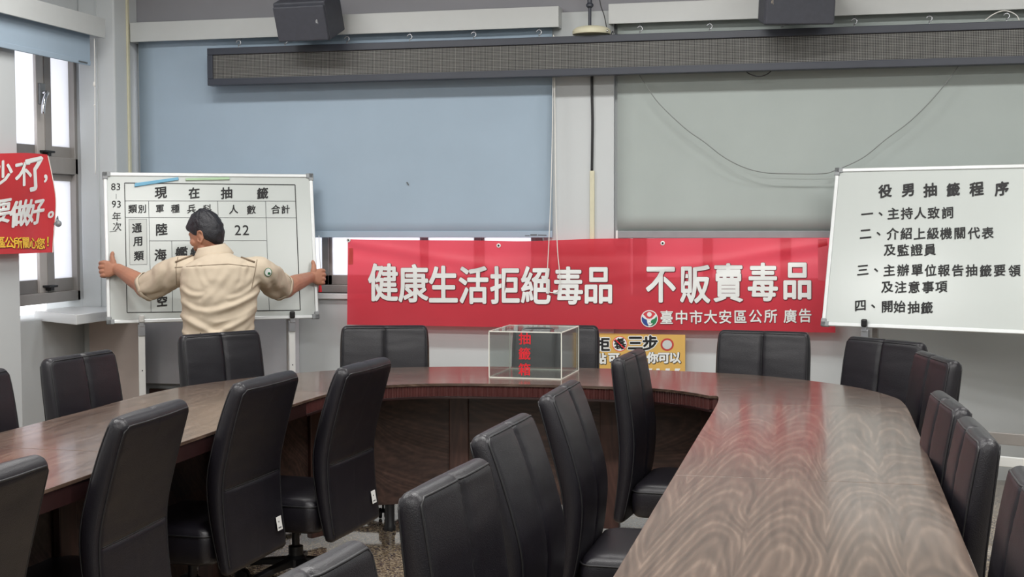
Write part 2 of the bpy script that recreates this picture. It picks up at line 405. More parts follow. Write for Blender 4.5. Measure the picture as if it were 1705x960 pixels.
# shallow column face between the two windows
struct('trim_2', MB().box((-1.668, YW-0.035, 0), (-1.26, YW, 2.74)), M['wall'], bevel=0.004)
struct('wall_right', MB().box((3.5, -3.6, 0), (3.6, 8.4, CEIL)), M['wall'])
struct('wall_back', MB().box((-4.95, -3.6, 0), (3.6, -3.5, CEIL)), M['wall'])
lw = MB().box((-4.95, -3.6, 0), (-4.48, 6.84, CEIL)).box((-4.95, 6.84, 0), (-4.66, 8.45, 0.90)).box((-4.95, 6.84, 2.66), (-4.66, 8.45, CEIL)).box((-4.95, 7.84, 0.9), (-4.66, 8.45, 2.66))
struct('wall_left', lw, M['wall'], bevel=0.006)
struct('trim_3', MB().box((-4.66, 7.80, 0), (-4.405, YW, CEIL)), M['wall'], bevel=0.01)      # corner column
# small trunking on the corner column and its cord
tk = MB(); p = on_x(212, 35, -4.40); tk.box((-4.405, p.y-0.012, 0.9), (-4.392, p.y+0.012, CEIL)); struct('trim_4', tk, M['cream'], bevel=0.002)
tk = MB().box((-4.53, 7.792, 0.95), (-4.524, 7.80, CEIL)); struct('trim_5', tk, M['wall'])

def window(name, x0, x1, z0, z1, y, cols, rows, mframe, axis='x'):
    """sliding window: outer frame, sashes and frosted panes"""
    d = 0.07
    def bx(a0, a1, b0, b1, dep0, dep1):
        if axis == 'x': return ((a0, y+dep0, b0), (a1, y+dep1, b1))
        return ((y-dep1, a0, b0), (y-dep0, a1, b1))
    fr = MB(); t = 0.05
    for q in ((x0, x0+t, z0, z1), (x1-t, x1, z0, z1), (x0, x1, z0, z0+t), (x0, x1, z1-t, z1)): fr.box(*bx(*q, 0, d))
    zs = [z0+t]+[z for z in rows]+[z1-t]
    for z in rows: fr.box(*bx(x0, x1, z-0.035, z+0.035, 0, d))
    root = fr.build(name, mframe, bevel=0.004); root['kind'] = 'structure'
    xs = [x0+t]+cols+[x1-t]
    for i in range(len(xs)-1):
        for j in range(len(zs)-1):
            a0, a1 = xs[i]-0.012, xs[i+1]+0.012; b0, b1 = zs[j]+(0.03 if j else 0), zs[j+1]-(0.03 if j < len(zs)-2 else 0)
            o = 0.012 if i % 2 else 0.034; s = 0.042
            sm = MB()
            for q in ((a0, a0+s, b0, b1), (a1-s, a1, b0, b1), (a0, a1, b0, b0+s+0.02), (a0, a1, b1-s, b1)): sm.box(*bx(*q, o, o+0.022))
            sa = sm.build('sash', M['alu_dark'] if i % 2 else M['alu'], root, bevel=0.002)
            MB().box(*bx(a0+s-0.004, a1-s+0.004, b0+s-0.004, b1-s+0.004, o+0.008, o+0.013)).build('pane', M['frost'], sa)
    return root
window('window_1', -4.34, -1.72, wz0, wz1, YW+0.06, [-3.72, -3.14, -2.49, -2.13], [1.85], M['alu'])
window('window_2', -1.16, 1.58, wz0, wz1, YW+0.06, [-0.71, -0.25, 0.5], [1.85], M['alu'])
struct('trim_6', MB().box((-4.36, YW-0.03, 0.995), (-1.69, YW+0.1, 1.03)), M['marble'], bevel=0.004)
struct('trim_7', MB().box((-1.2, YW-0.02, 0.995), (1.6, YW+0.1, 1.03)), M['marble'], bevel=0.004)
# left wall window: y runs 6.5 .. 7.84 behind the pilaster edge
XW = -4.70
fr = MB()
def yx(px, X=None, y=300): return on_x(px, y, XW if X is None else X).y
ya, yb_ = 6.5, yx(134); zb_, zt_ = 0.985, 2.70
zT0, zT1 = on_x(115, 290, XW).z, on_x(115, 263, XW).z
for q in ((ya, yb_, zb_, on_x(115, 484, XW).z), (ya, yb_, zT0, zT1), (ya, yb_, zt_-0.06, zt_), (yx(126), yb_, zb_, zt_), (ya, ya+0.06, zb_, zt_)): fr.box((XW-0.10, q[0], q[2]), (XW, q[1], q[3]))
w3 = fr.build('window_3', M['alu'], bevel=0.004); w3['kind'] = 'structure'
zL0, zL1 = on_x(115, 484, XW).z, zT0
for (za, zc, r0, r1) in ((zL0, zL1, on_x(110, 463, XW).z, on_x(110, 301, XW).z), (zT1, zt_-0.06, on_x(105, 244, XW).z, zt_-0.10)):
    # far sash (nearer the corner), then the near sash behind the latch stile
    for (pa, pb, ga, gb, dep, m_) in ((77, 126, 88, 121, 0.03, M['alu']), (None, 77, None, 62, 0.055, M['alu_dark'])):
        XD = XW-dep; y0_ = yx(pa, XD) if pa else ya+0.06; y1_ = yx(pb, XD); g0 = yx(ga, XD) if ga else ya+0.11; g1 = yx(gb, XD)
        sm_ = MB()
        for q in ((y0_, g0, za, zc), (g1, y1_, za, zc), (g0, g1, za, r0), (g0, g1, r1, zc)): sm_.box((XW-dep-0.022, q[0], q[2]), (XW-dep, q[1], q[3]))
        sa = sm_.build('sash', m_, w3, bevel=0.002)
        MB().box((XW-dep-0.014, g0-0.004, r0-0.004), (XW-dep-0.009, g1+0.004, r1+0.004)).build('pane', M['frost'], sa)
    MB().box((XW-0.055, yx(63.5, XW-0.035), za), (XW-0.035, yx(76.5, XW-0.035), zc)).build('stile', M['alu_pale'], w3, bevel=0.002)
h = MB(); c = on_x(69, 157, XW-0.03)
h.box((c.x-0.008, c.y-0.030, c.z-0.062), (c.x+0.010, c.y+0.034, c.z+0.068)); hb = h.build('latch_plate', M['corner_grey'], w3, bevel=0.006)
g = MB(); g.tube([(c.x, c.y, c.z+0.008), (c.x+0.045, c.y, c.z+0.008)], 0.015, 12); pth = smooth_path([(c.x+0.040, c.y, c.z+0.012), (c.x+0.050, c.y-0.03, c.z-0.005), (c.x+0.048, c.y-0.055, c.z-0.06), (c.x+0.046, c.y-0.06, c.z-0.125)]); g.tube(pth, [0.012]*(len(pth)-1)+[0.008], 10)
g.build('latch_lever', M['chrome'], hb, smooth='auto')
for (px, py) in ((82, 252), (87, 476)):
    c = on_x(px, py, XW+0.0); g = MB().box((c.x-0.04, c.y-0.05, c.z-0.008), (c.x+0.012, c.y+0.05, c.z+0.006)).box((c.x-0.04, c.y-0.02, c.z-0.028), (c.x+0.004, c.y+0.02, c.z))
    g.build('sash_catch', M['black'], w3, bevel=0.004)
# marble sill with a clipped end
sl = MB().prism([(-4.29, 7.11), (-4.29, 7.795), (-4.74, 7.795), (-4.74, 7.38)], 0.885, 0.945); struct('trim_8', sl, M['marble'], bevel=0.004)
# light board low on the far wall with a dark strip in the gap below, brown board by the column
bb = MB().box((on_y(149, 600, 7.74).x, 7.74, 0.0), (on_y(237, 600, 7.74).x, 7.775, 0.93)); o = bb.build('wood_board', M['brown_board'], bevel=0.004)
tag(o, 'plain brown board standing behind the left whiteboard at the corner column', 'board')
gp = MB().box((on_y(241, 600, 8.03).x, 8.03, 0.43), (-3.3, 8.095, 0.98)); o = gp.build('trim_9', M['grey_board'], bevel=0.004); o['kind'] = 'structure'
o = MB().box((-4.35, 8.075, 0.0), (-3.2, 8.098, 0.39)).build('dark_strip_far', M['panel_x']); o['kind'] = 'structure'

# ------------------------------------------------------------------ valances and blinds
def valance(label, pxl, pxr, ytop, ybot, Yf):
    a = on_y(pxl, ytop[0], Yf); b = on_y(pxr, ytop[1], Yf); c = on_y(pxl, ybot[0], Yf)
    zt, zb = (a.z+b.z)/2, (c.z+on_y(pxr, ybot[1], Yf).z)/2
    m = MB().box((a.x, Yf, zb), (b.x, Yf+0.014, zt)).box((a.x, Yf+0.014, zb), (a.x+0.014, YW, zt)).box((b.x-0.014, Yf+0.014, zb), (b.x, YW, zt)).box((a.x+0.014, Yf+0.014, zt-0.014), (b.x-0.014, YW, zt))
    o = m.build('blind_valance', M['valance'], bevel=0.002); return tag(o, label, 'valance'), a.x, b.x, zt, zb
YV = 7.965
v1 = valance('white box valance above the blue blind on the far wall, behind the left loudspeaker', 216, 930, (36.9, 11), (69.2, 45.5), YV)
v2 = valance('white box valance above the grey screen on the far wall, behind the right loudspeaker', 1013, 1830, (8, -27), (42.7, 7.5), YV)
def blind(name, label, pxl, pxr, ybot, Yb, m, ztop, hem=0.03):
    a = on_y(pxl, ybot, Yb); b = on_y(pxr, ybot, Yb)
    root = thing(name, ((a.x+b.x)/2, Yb, a.z), label, 'blind')
    g = MB(); n = 24; k = 14
    vs = []; fs = []
    for i in range(n+1):
        for j in range(k+1):
            x = a.x+(b.x-a.x)*i/n; z = a.z+(ztop-a.z)*j/k
            vs.append((x, Yb+0.004*math.sin(i*0.55)*math.sin(j*0.35), z))
    for i in range(n):
        for j in range(k): fs.append((i*(k+1)+j, (i+1)*(k+1)+j, (i+1)*(k+1)+j+1, i*(k+1)+j+1))
    g.add(vs, fs); o = g.build('blind_cloth', m, root, smooth=True)
    md = o.modifiers.new('thick', 'SOLIDIFY'); md.thickness = 0.0016
    return root, a, b
bl1, a, b = blind('roller_blind', 'lowered blue roller blind with white valance, left of the pipe column', 236, 920, 394.5, 8.045, M['blue_blind'], v1[4]+0.09)
g = MB().box((a.x, 8.038, a.z-0.002), (b.x, 8.052, a.z+0.038)); g.build('bottom_hem', M['blue_blind'], bl1, bevel=0.003)
g = MB().tube([(a.x+0.02, 8.045, v1[4]+0.05), (b.x-0.02, 8.045, v1[4]+0.05)], 0.032, 16); g.build('roller', M['blue_blind'], bl1, smooth='auto')
sf = lambda x, y: on_y(x, y, 8.036)
g = MB().add(line_strip(sf, (883, 390.8), (894, 390.8), 2.2), [(0, 1, 2, 3)]).add(line_strip(sf, (895.5, 391), (910, 391.3), 1.5), [(0, 1, 2, 3)]).add(line_strip(sf, (874, 392), (882, 392), 1.0), [(0, 1, 2, 3)])
g.build('maker_mark', M['line_grey'], bl1)
# a faint dark fleck on the blue cloth
g = MB().add([on_y(x, y, 8.039) for x, y in ((676, 303), (679, 303), (681, 308), (679, 308))], [(0, 1, 2, 3)]); g.build('fleck', M['line_grey'], bl1)
bl2, a, b = blind('roller_screen', 'lowered pale grey-green roller screen behind the hanging wire loop', 1028, 1830, 384.0, 8.05, M['grey_blind'], v2[4]+0.09)
a2 = on_y(1028, 396.3, 8.05)
g = MB().box((a.x, 8.036, a2.z), (b.x, 8.064, a.z)); g.build('bottom_bar', M['grey_bar'], bl2, bevel=0.004)
g = MB().box((a.x-0.006, 8.034, a2.z-0.002), (a.x+0.004, 8.066, a.z+0.002)); g.build('bar_cap', M['white_plastic'], bl2)
g = MB().tube([(a.x+0.02, 8.055, v2[4]+0.06), (b.x-0.02, 8.055, v2[4]+0.06)], 0.03, 16); g.build('roller', M['grey_blind'], bl2, smooth='auto')
# pull cords of the blue blind
cp = [on_y(*q, 7.985) for q in ((921.5, 58), (920, 200), (917, 330), (914, 400), (911.5, 455), (913, 482), (920, 487), (929, 484), (932.5, 470), (931, 445), (928, 410), (925.5, 330), (924, 200), (923, 60))]
g = MB().tube(smooth_path(cp, 5), 0.0028, 6); g.build('pull_cord', M['cable_white'], bl1, smooth=True)
# left wall valance and blind
XV = -4.375
a = on_x(-120, -16, XV); b = on_x(175, 31, XV); c = on_x(175, 63.8, XV)
m_ = MB().box((XV-0.014, 5.4, c.z), (XV, b.y, b.z)).box((-4.66, b.y-0.014, c.z), (XV-0.014, b.y, b.z)).box((-4.48, 5.4, b.z-0.014), (XV-0.014, b.y-0.014, b.z))
o = m_.build('blind_valance', M['valance'], bevel=0.002); tag(o, 'white box valance over the latched window on the left wall', 'valance')
XB = -4.435; c2 = on_x(150, 109, XB); yb = c2.y
bl3 = thing('roller_blind', (XB, 6.6, c2.z), 'rolled-up blue roller blind over the latched window on the left wall', 'blind')
MB().box((XB-0.001, 5.4, c2.z), (XB+0.001, yb, c.z+0.05)).build('blind_cloth', M['blue_blind'], bl3)
MB().box((XB-0.006, 5.4, c2.z-0.002), (XB+0.006, yb, c2.z+0.03)).build('bottom_hem', M['blue_blind'], bl3, bevel=0.003)
MB().tube([(XB, 5.4, c.z+0.04), (XB, yb, c.z+0.04)], 0.03, 16).build('roller', M['blue_blind'], bl3, smooth='auto')
sx = lambda x, y: on_x(x, y, XB+0.009)
g = MB().add(line_strip(sx, (131, 101.5), (146, 105), 2.4), [(0, 1, 2, 3)]); g.build('maker_mark', M['line_grey'], bl3)
cp = [on_x(*q, -4.40) for q in ((157, 64), (158, 120), (158, 180), (158.5, 240), (159, 290))]
g = MB().tube(smooth_path(cp, 4), 0.003, 6); q = on_x(157, 140, -4.40); g.ball(q, (0.008, 0.008, 0.016), 8, 6); q = on_x(157.5, 175, -4.40); g.ball(q, 0.006, 8, 6)
g.build('bead_chain', M['cable_white'], bl3, smooth=True)

# ------------------------------------------------------------------ LED sign
YS = 7.885
p0 = on_y(344.5, 83, YS); p1 = on_y(347, 144.6, YS); xr = 1.75
zt = (p0.z+on_y(1705, 31.2, YS).z)/2; zb = (p1.z+on_y(1705, 103, YS).z)/2
sg = thing('led_sign', ((p0.x+xr)/2, YS+0.035, zb), 'long black dot-matrix LED sign hung above both blinds', 'sign')
fr = MB(); t = 0.042; x0 = p0.x
fr.box((x0, YS, zt-t), (xr, YS+0.07, zt)).box((x0, YS, zb), (xr, YS+0.07, zb+t)).box((x0, YS, zb+t), (x0+0.036, YS+0.07, zt-t)).box((xr-0.036, YS, zb+t), (xr, YS+0.07, zt-t)).box((x0+0.03, YS+0.045, zb+t), (xr-0.03, YS+0.07, zt-t))
fr.build('sign_frame', M['led_frame'], sg, bevel=0.003)
MB().box((x0+0.036, YS+0.012, zb+t), (xr-0.036, YS+0.045, zt-t)).build('dot_matrix', M['led'], sg)
for px in (397, 474.5, 577.5, 682, 788.5, 897.5, 1065.5, 1181.5, 1301, 1422, 1547, 1675.5):
    q = on_y(px, 60, YS+0.04); x = q.x; g = MB(); y = YS+0.04
    pts = [Vector((x, y, zt-0.005)), Vector((x, y, zt+0.018))]
    pts += [Vector((x+0.015*math.sin(an), y, zt+0.033-0.015*math.cos(an))) for an in [R(v) for v in range(0, 300, 30)]]
    g.tube(pts, 0.0034, 6); g.build('hook', M['steel'], sg, smooth=True)
    zv = (v1 if px < 980 else v2)[4]
    g = MB().tube([(x, y, zt+0.045), (x, y, zt+0.058), (x, YV+0.007, zv-0.006), (x, YV+0.007, zv+0.004)], 0.0016, 5); g.build('hanger', M['led_frame'], sg)
# loops of wire from the sign
def wire(name, label, pts, Y, r, m, per=6):
    g = MB().tube(smooth_path([on_y(x, y, Y) for x, y in pts], per), r, 6); o = g.build(name, m, smooth=True); return tag(o, label, 'cable')
wire('signal_cable', 'thin grey wire drooping in a wide loop over the grey screen', [(1062, 118), (1066, 127), (1076, 142), (1097, 172), (1140, 213), (1172, 236), (1206, 262), (1240, 279), (1272, 287), (1310, 289), (1368, 289), (1392, 283), (1436, 263), (1475, 232), (1514, 203), (1550, 168), (1580, 132), (1597, 108), (1600, 100)], 7.965, 0.0028, M['cable_grey'])
wire('signal_cable', 'short black wire loop under the LED sign', [(1240, 116), (1246, 122), (1256, 126), (1266, 127), (1278, 123), (1287, 115)], 7.93, 0.003, M['black'])
wire('signal_cable', 'pale wire arch above the right end of the LED sign', [(1640, 34), (1652, 25), (1664, 19.5), (1674, 18), (1684, 20.5), (1693, 26), (1697, 34)], 7.96, 0.003, M['cable_white'])
wire('power_cable', 'black cable running down the column into the cream conduit', [(985.5, 118), (985.5, 150), (986.5, 200), (986, 250), (985.5, 284)], YW-0.043, 0.0085, M['black'])
c = on_y(986, 284, YW-0.045); g = MB().box((c.x-0.014, YW-0.052, 0.4), (c.x+0.014, YW-0.035, c.z)); o = g.build('conduit', M['cream'], bevel=0.003); tag(o, 'cream conduit down the column between the blinds', 'conduit')
# drop rod and cream dome behind the sign
YD = 7.945; c = on_y(985, 62, YD); zd = zt+0.012
dm = thing('ceiling_drop_mount', (c.x, YD, zd), 'cream dome on a dark drop rod behind the LED sign', 'ceiling mount')
zq = on_y(985, 43.5, YD).z; hd = zq-zd
g = MB().lathe([(0.112, 0.0), (0.114, hd*0.30), (0.110, hd*0.55), (0.092, hd*0.80), (0.06, hd*0.94), (0.025, hd), (0.0, hd)], (c.x, YD, zd), 36); g.build('dome', M['cream'], dm, smooth='auto')
rod = on_y(982, 30, YD); g = MB().tube([(rod.x, YD, zq-0.004), (rod.x, YD, CEIL)], 0.0095, 12); g.build('rod', M['led_frame'], dm, smooth='auto')
k = on_y(982, 5, YD); g = MB().lathe([(0.012, -0.03), (0.022, -0.02), (0.022, -0.008), (0.014, 0.0), (0.014, 0.03)], k, 14); g.build('coupling', M['led_frame'], dm, smooth='auto')
g = MB().tube(smooth_path([on_y(x, y, YD) for x, y in ((994, -30), (1000, 8), (1006, 26), (1014, 62), (1020, 52), (1021, 58))]), 0.003, 6); g.build('lead', M['black'], dm, smooth=True)
g = MB().ball(on_y(1011, 51, YD-0.06), (0.006, 0.006, 0.008), 8, 6); g.build('screw', M['chrome'], dm, smooth=True)

# ------------------------------------------------------------------ loudspeakers
def speaker(label, ctr, w, hgt, dep, yaw, pitch, roll, logo):
    rt = thing('loudspeaker', ctr, label, 'loudspeaker', 'wall loudspeakers')
    mt = Matrix.Translation(ctr) @ Matrix.Rotation(yaw, 4, 'Z') @ Matrix.Rotation(pitch, 4, 'X') @ Matrix.Rotation(roll, 4, 'Y')
    MB().box((-w/2, -dep/2+0.02, -hgt/2), (w/2, dep/2, hgt/2), mt).build('cabinet', M['speaker'], rt, bevel=0.008)
    MB().box((-w/2+0.004, -dep/2, -hgt/2+0.004), (w/2-0.004, -dep/2+0.022, hgt/2-0.02), mt).build('grille', M['speaker'], rt, bevel=0.008)
    lg = MB(); lx, lz = logo
    lg.box((lx-0.007, -dep/2-0.002, lz-0.012), (lx+0.001, -dep/2, lz+0.004), mt).box((lx-0.002, -dep/2-0.002, lz-0.003), (lx+0.005, -dep/2, lz+0.01), mt).box((lx+0.003, -dep/2-0.002, lz-0.018), (lx+0.006, -dep/2, lz-0.004), mt)
    lg.build('badge', M['chrome'], rt)
    q = mt @ Vector((0, dep/2-0.01, 0.04)); br = MB().tube([q, (q.x, q.y+0.06, 2.86), (q.x, YW+0.005, 2.87)], 0.018, 10); br.build('bracket', M['led_frame'], rt, smooth='auto')
    return rt
c = on_y(503, 30, 7.62)
speaker('black loudspeaker turned aside and tilted down, above the blue blind', (c.x, 7.725, c.z+0.02), 0.335, 0.235, 0.26, R(-3), R(22), R(0), (0.108, 0.005))
c = on_y(1326, 0, 7.62)
speaker('black loudspeaker facing straight out above the grey screen', (c.x, 7.72, c.z), 0.385, 0.22, 0.24, R(12), R(14), R(0), (-0.155, 0.02))

# ------------------------------------------------------------------ red banner on the far wall
YB = 7.995
TLb, TRb, BLb, BRb = (579, 398), (1387, 395.5), (578, 540), (1391, 553.5)
def ban_uv(x, z, xl, xr_, zt_, zb_): return (x-xl)/(xr_-xl), (z-zb_)/(zt_-zb_)
A_ = on_y(*TLb, YB); B_ = on_y(*TRb, YB); C_ = on_y(*BLb, YB); D_ = on_y(*BRb, YB)
def ban_wr(x, z):
    u = (x-A_.x)/(B_.x-A_.x); v = (z-C_.z)/(A_.z-C_.z); y = 0.0
    y += 0.005*math.sin(v*5.0+u*3)*math.sin(u*9.5)
    for (cu, sl_, s, am) in ((0.0, -0.30, 1, 0.012), (1.0, 0.36, -1, 0.012)):       # folds that run in from the top corners
        t = (u-cu)*s
        if 0 <= t < 0.5:
            d = (v-0.97+t*0.9)/0.055; y -= am*math.exp(-d*d)*(1-t/0.5)
            d = (v-0.86+t*0.9)/0.07; y += am*0.7*math.exp(-d*d)*(1-t/0.5)
    y += 0.006*math.exp(-((v-0.83)/0.07)**2)*math.sin(math.pi*min(1, max(0, u)))
    return y
def on_banner(x, y):
    p = on_y(x, y, YB); dy = ban_wr(p.x, p.z) - 0.0035; return Vector((p.x, p.y+dy, p.z))
bn = thing('wall_banner', ((A_.x+B_.x)/2, YB, C_.z), 'long red banner with white Chinese slogan across the far wall', 'banner')
g = MB(); nu, nv = 150, 40; vs = []; fs = []
for i in range(nu+1):
    for j in range(nv+1):
        u, v = i/nu, j/nv
        top = A_.lerp(B_, u); bot = C_.lerp(D_, u)
        top = top + Vector((0, 0, -0.008*math.sin(math.pi*min(1, u*2.2))-0.012*math.exp(-((u-0.4)/0.1)**2)))
        p = bot.lerp(top, v); vs.append((p.x, p.y+ban_wr(p.x, p.z), p.z))
for i in range(nu):
    for j in range(nv): fs.append((i*(nv+1)+j, (i+1)*(nv+1)+j, (i+1)*(nv+1)+j+1, i*(nv+1)+j+1))
g.add(vs, fs); o = g.build('banner_cloth', M['red'], bn, smooth=True)
def cr7(x, y): return 560+x/3.311, 370+y/3.311
def cr8(x, y): return 950+x/3.3106, 370+y/3.3106
big = [(c,)+cr7(x, y)+(66,) for c, x, y in (('健', 258, 330), ('康', 425, 335), ('生', 590, 340), ('活', 757, 345), ('拒', 930, 345), ('絕', 1100, 345), ('毒', 1278, 348), ('品', 1445, 347))]
big += [(c,)+cr8(x, y)+(67,) for c, x, y in (('不', 498, 343), ('販', 687, 340), ('賣', 870, 332), ('毒', 1060, 328), ('品', 1250, 323))]
dk = lambda x, y: on_banner(x+0.4, y+0.5)+Vector((0, 0.0012, 0))
for bg in (big[:8], big[8:]): write(bg, dk, off=0.036, wx=0.77).build('letter_outline', M['letter_dark'], bn)
for bg in (big[:8], big[8:]): write(bg, on_banner, off=0.021, wx=0.77).build('slogan_lettering', M['letter_white'], bn)
sm = [(c,)+cr8(x, y)+(24,) for c, x, y in (('臺', 530, 522), ('中', 612, 522), ('市', 692, 522), ('大', 772, 520), ('安', 853, 520), ('區', 937, 519), ('公', 1020, 517), ('所', 1103, 516), ('廣', 1210, 516), ('告', 1293, 513))]
write(sm, dk, off=0.030, wx=0.95).build('letter_outline', M['letter_dark'], bn)
write(sm, on_banner, off=0.016, wx=0.95).build('office_lettering', M['letter_white'], bn)
# round emblem
ec = cr8(435, 530); er = 47/3.31
def disc(c, rx, ry=None, n=40, a0=0, a1=2*math.pi):
    ry = ry or rx; return [(c[0]+rx*math.cos(a0+(a1-a0)*i/n), c[1]+ry*math.sin(a0+(a1-a0)*i/n)) for i in range(n)]
def flat(poly, lift): return MB().add([on_banner(*p)+Vector((0, -lift, 0)) for p in poly], [tuple(range(len(poly)))])
flat(disc(ec, er), 0.0005).build('emblem_disc', M['letter_white'], bn)
def half(c, r, a0, a1, cut):      # a coloured bowl segment of the emblem
    pts = [(c[0]+r*math.cos(R(a)), c[1]+r*math.sin(R(a))) for a in range(a0, a1+1, 6)]
    return pts+cut
flat(half(ec, er*0.90, 95, 200, [(ec[0]-er*0.62, ec[1]-er*0.02), (ec[0]-er*0.30, ec[1]+er*0.12), (ec[0]-er*0.22, ec[1]+er*0.55)]), 0.001).build('emblem_blue', M['logo_blue'], bn)
flat(half(ec, er*0.90, -20, 85, [(ec[0]+er*0.18, ec[1]+er*0.62), (ec[0]+er*0.16, ec[1]+er*0.30), (ec[0]+er*0.30, ec[1]+er*0.12), (ec[0]+er*0.62, ec[1]-er*0.02)]), 0.001).build('emblem_green', M['logo_green'], bn)
flat(half(ec, er*0.90, 215, 325, [(ec[0]+er*0.30, ec[1]-er*0.05), (ec[0], ec[1]+er*0.02), (ec[0]-er*0.30, ec[1]-er*0.05)]), 0.001).build('emblem_red', M['logo_red'], bn)
flat(disc((ec[0], ec[1]-er*0.5), er*0.27), 0.0015).build('emblem_head', M['letter_white'], bn)
sp_ = [(ec[0]+er*(0.27-0.032*i*0.55)*math.cos(0.5*i)+er*0.05, ec[1]+er*0.52+er*(0.27-0.032*i*0.55)*math.sin(0.5*i)) for i in range(13)]
MB().tube([on_banner(*p)+Vector((0, -0.0015, 0)) for p in sp_], 0.0045, 6).build('emblem_swirl', M['letter_white'], bn)
for (px, py) in ((581.5, 399.5), (830.5, 408.5), (1103.5, 404.5)):
    q = on_banner(px, py); mt = Matrix.Translation(q) @ Matrix.Rotation(R(90), 4, 'X')
    g = MB().lathe([(0.013, -0.002), (0.013, 0.003), (0.006, 0.005), (0.006, -0.002)], (0, 0, 0), 18, mt); g.build('eyelet', M['white_plastic'], bn, smooth='auto')
pt = [(580.5, 413), (588, 413), (588, 440), (580.5, 440)]; flat(pt, 0).build('patch', M['red_dark'], bn)
flat([(1362, 398), (1377, 397.5), (1384, 470), (1362, 466)], 0).build('side_hem', M['pink_hem'], bn)

# ------------------------------------------------------------------ orange poster under the banner
YP = 8.02
sp = lambda x, y: on_y(x, y, YP-0.004)
q0 = on_y(860, 557, YP); q1 = on_y(1141, 557, YP); q2 = on_y(1141, 640, YP)
po = thing('poster_board', ((q0.x+q1.x)/2, YP, q2.z), 'orange printed poster board below the banner behind the table', 'poster')
MB().box((q0.x, YP-0.003, q2.z), (q1.x, YP+0.006, q1.z)).build('poster_sheet', M['poster'], po)
def c8(x, y): return 880+x/5.015, 500+y/5.015
l1 = [('拒', *c8(620, 365), 24), ('三', *c8(892, 355), 26), ('步', *c8(1015, 355), 26)]
l2 = [('點', *c8(600, 483), 19), ('可', *c8(712, 483), 19), ('你', *c8(1035, 478), 19), ('可', *c8(1130, 480), 19), ('以', *c8(1225, 478), 19)]
bk = lambda d: (lambda x, y: on_y(x+d, y+d, YP-0.0035-0.0004))
spb = lambda x, y: on_y(x, y, YP-0.0045)
for c_ in l1: write([c_], bk(0), off=0.095, wx=1.02).build('lettering_halo', M['letter_white'], po)
for c_ in l1: write([c_], spb, off=0.035, wx=1.02).build('headline_lettering', M['ink'], po)
for c_ in l2: write([c_], bk(0.5), off=0.085, wx=1.05).build('lettering_shadow', M['ink'], po)
for c_ in l2: write([c_], spb, off=0.045, wx=1.05).build('line_lettering', M['letter_white'], po)
cc = c8(762, 362)
f2 = lambda poly, lift: MB().add([on_y(x, y, YP-0.0036-lift) for x, y in poly], [tuple(range(len(poly)))])
f2(disc(cc, 12.6), 0).build('round_badge', M['ink_red'], po); f2(disc(cc, 11.6), 0.0006).build('round_badge_face', M['letter_white'], po)
write([('毒', cc[0], cc[1], 20)], lambda x, y: on_y(x, y, YP-0.0048), off=0.03, rot=R(14)).build('badge_lettering', M['ink'], po)
g = MB().add(line_strip(lambda x, y: on_y(x, y, YP-0.0054), (cc[0]-8, cc[1]-8), (cc[0]+8, cc[1]+8), 1.6), [(0, 1, 2, 3)]); g.build('badge_stroke', M['ink_red'], po)
# plain round stand-in where the poster carries a cartoon figure
cc = c8(1158, 368); f2(disc(cc, 11, 10.5), 0).build('round_picture', M['red_dark'], po); f2(disc(cc, 8, 7.6), 0.0006).build('round_picture_centre', M['paper'], po)
g = MB()
for i in range(9):
    x = 1000+i*15.5; g.add([on_y(*p, YP-0.0042) for p in ((x, 613), (x+5+(i % 3)*2, 613), (x+6, 618), (x-1, 618))], [(0, 1, 2, 3)])
g.build('small_print', M['letter_white'], po)

# ------------------------------------------------------------------ red banner on the left window
XL = -4.40
def lb(x, y):
    p = on_x(x, y, XL); d = 0.012*math.sin(p.z*11+p.y*3)+0.006*math.sin(p.y*17); return Vector((p.x+d, p.y, p.z))
def lbl(x, y): return lb(x, y)+Vector((0.004, -0.001, 0))
b2 = thing('window_banner', on_x(0, 420, XL), 'red banner with white brush lettering hung over the left window', 'banner')
g = MB(); vs = []; fs = []; nu, nv = 40, 24
for i in range(nu+1):
    for j in range(nv+1):
        u, v = i/nu, j/nv
        x = -150+(82+150)*u if True else 0; xt = -150+(81+150)*u; xb = -150+(89+150)*u
        yt = 248+(258-248)*u-2*math.sin(u*9); yb_ = 428+(420-428)*u
        bow = 7*math.sin(math.pi*v)*max(0, u-0.8)/0.2*0.6
        vs.append(lb(xt+(xb-xt)*(1-v)+bow, yb_+(yt-yb_)*v))
for i in range(nu):
    for j in range(nv): fs.append((i*(nv+1)+j, (i+1)*(nv+1)+j, (i+1)*(nv+1)+j+1, i*(nv+1)+j+1))
g.add(vs, fs); g.build('banner_cloth', M['red2'], b2, smooth=True)
br_ = [('少', 3, 288, 44), ('不', 35, 290, 44), ('了', 56, 290, 62), ('，', 74, 297, 34), ('要', 5, 352, 44), ('做', 33, 355, 46), ('好', 58, 352, 46), ('。', 83, 357, 34)]
write(br_, lbl, off=0.026, wx=0.66, shear=0.12).build('brush_lettering', M['letter_white'], b2)
yl = [('區', 4, 403, 20), ('公', 17, 403.5, 20), ('所', 30, 404, 20), ('關', 44, 404, 20), ('心', 58, 404.5, 20), ('您', 71, 405, 20), ('！', 82, 402, 20)]
write(yl, lambda x, y: lb(x+.6, y+.6)+Vector((0.003, 0, 0)), off=0.04, wx=0.72).build('letter_outline', M['letter_dark'], b2)
write(yl, lbl, off=0.02, wx=0.72).build('office_lettering', M['letter_yellow'], b2)
g = MB().tube(smooth_path([lbl(x, y) for x, y in ((81, 259), (84, 290), (88, 330), (90, 370), (90, 400), (89, 420))]), 0.003, 6); g.build('edge_cord', M['cable_white'], b2)
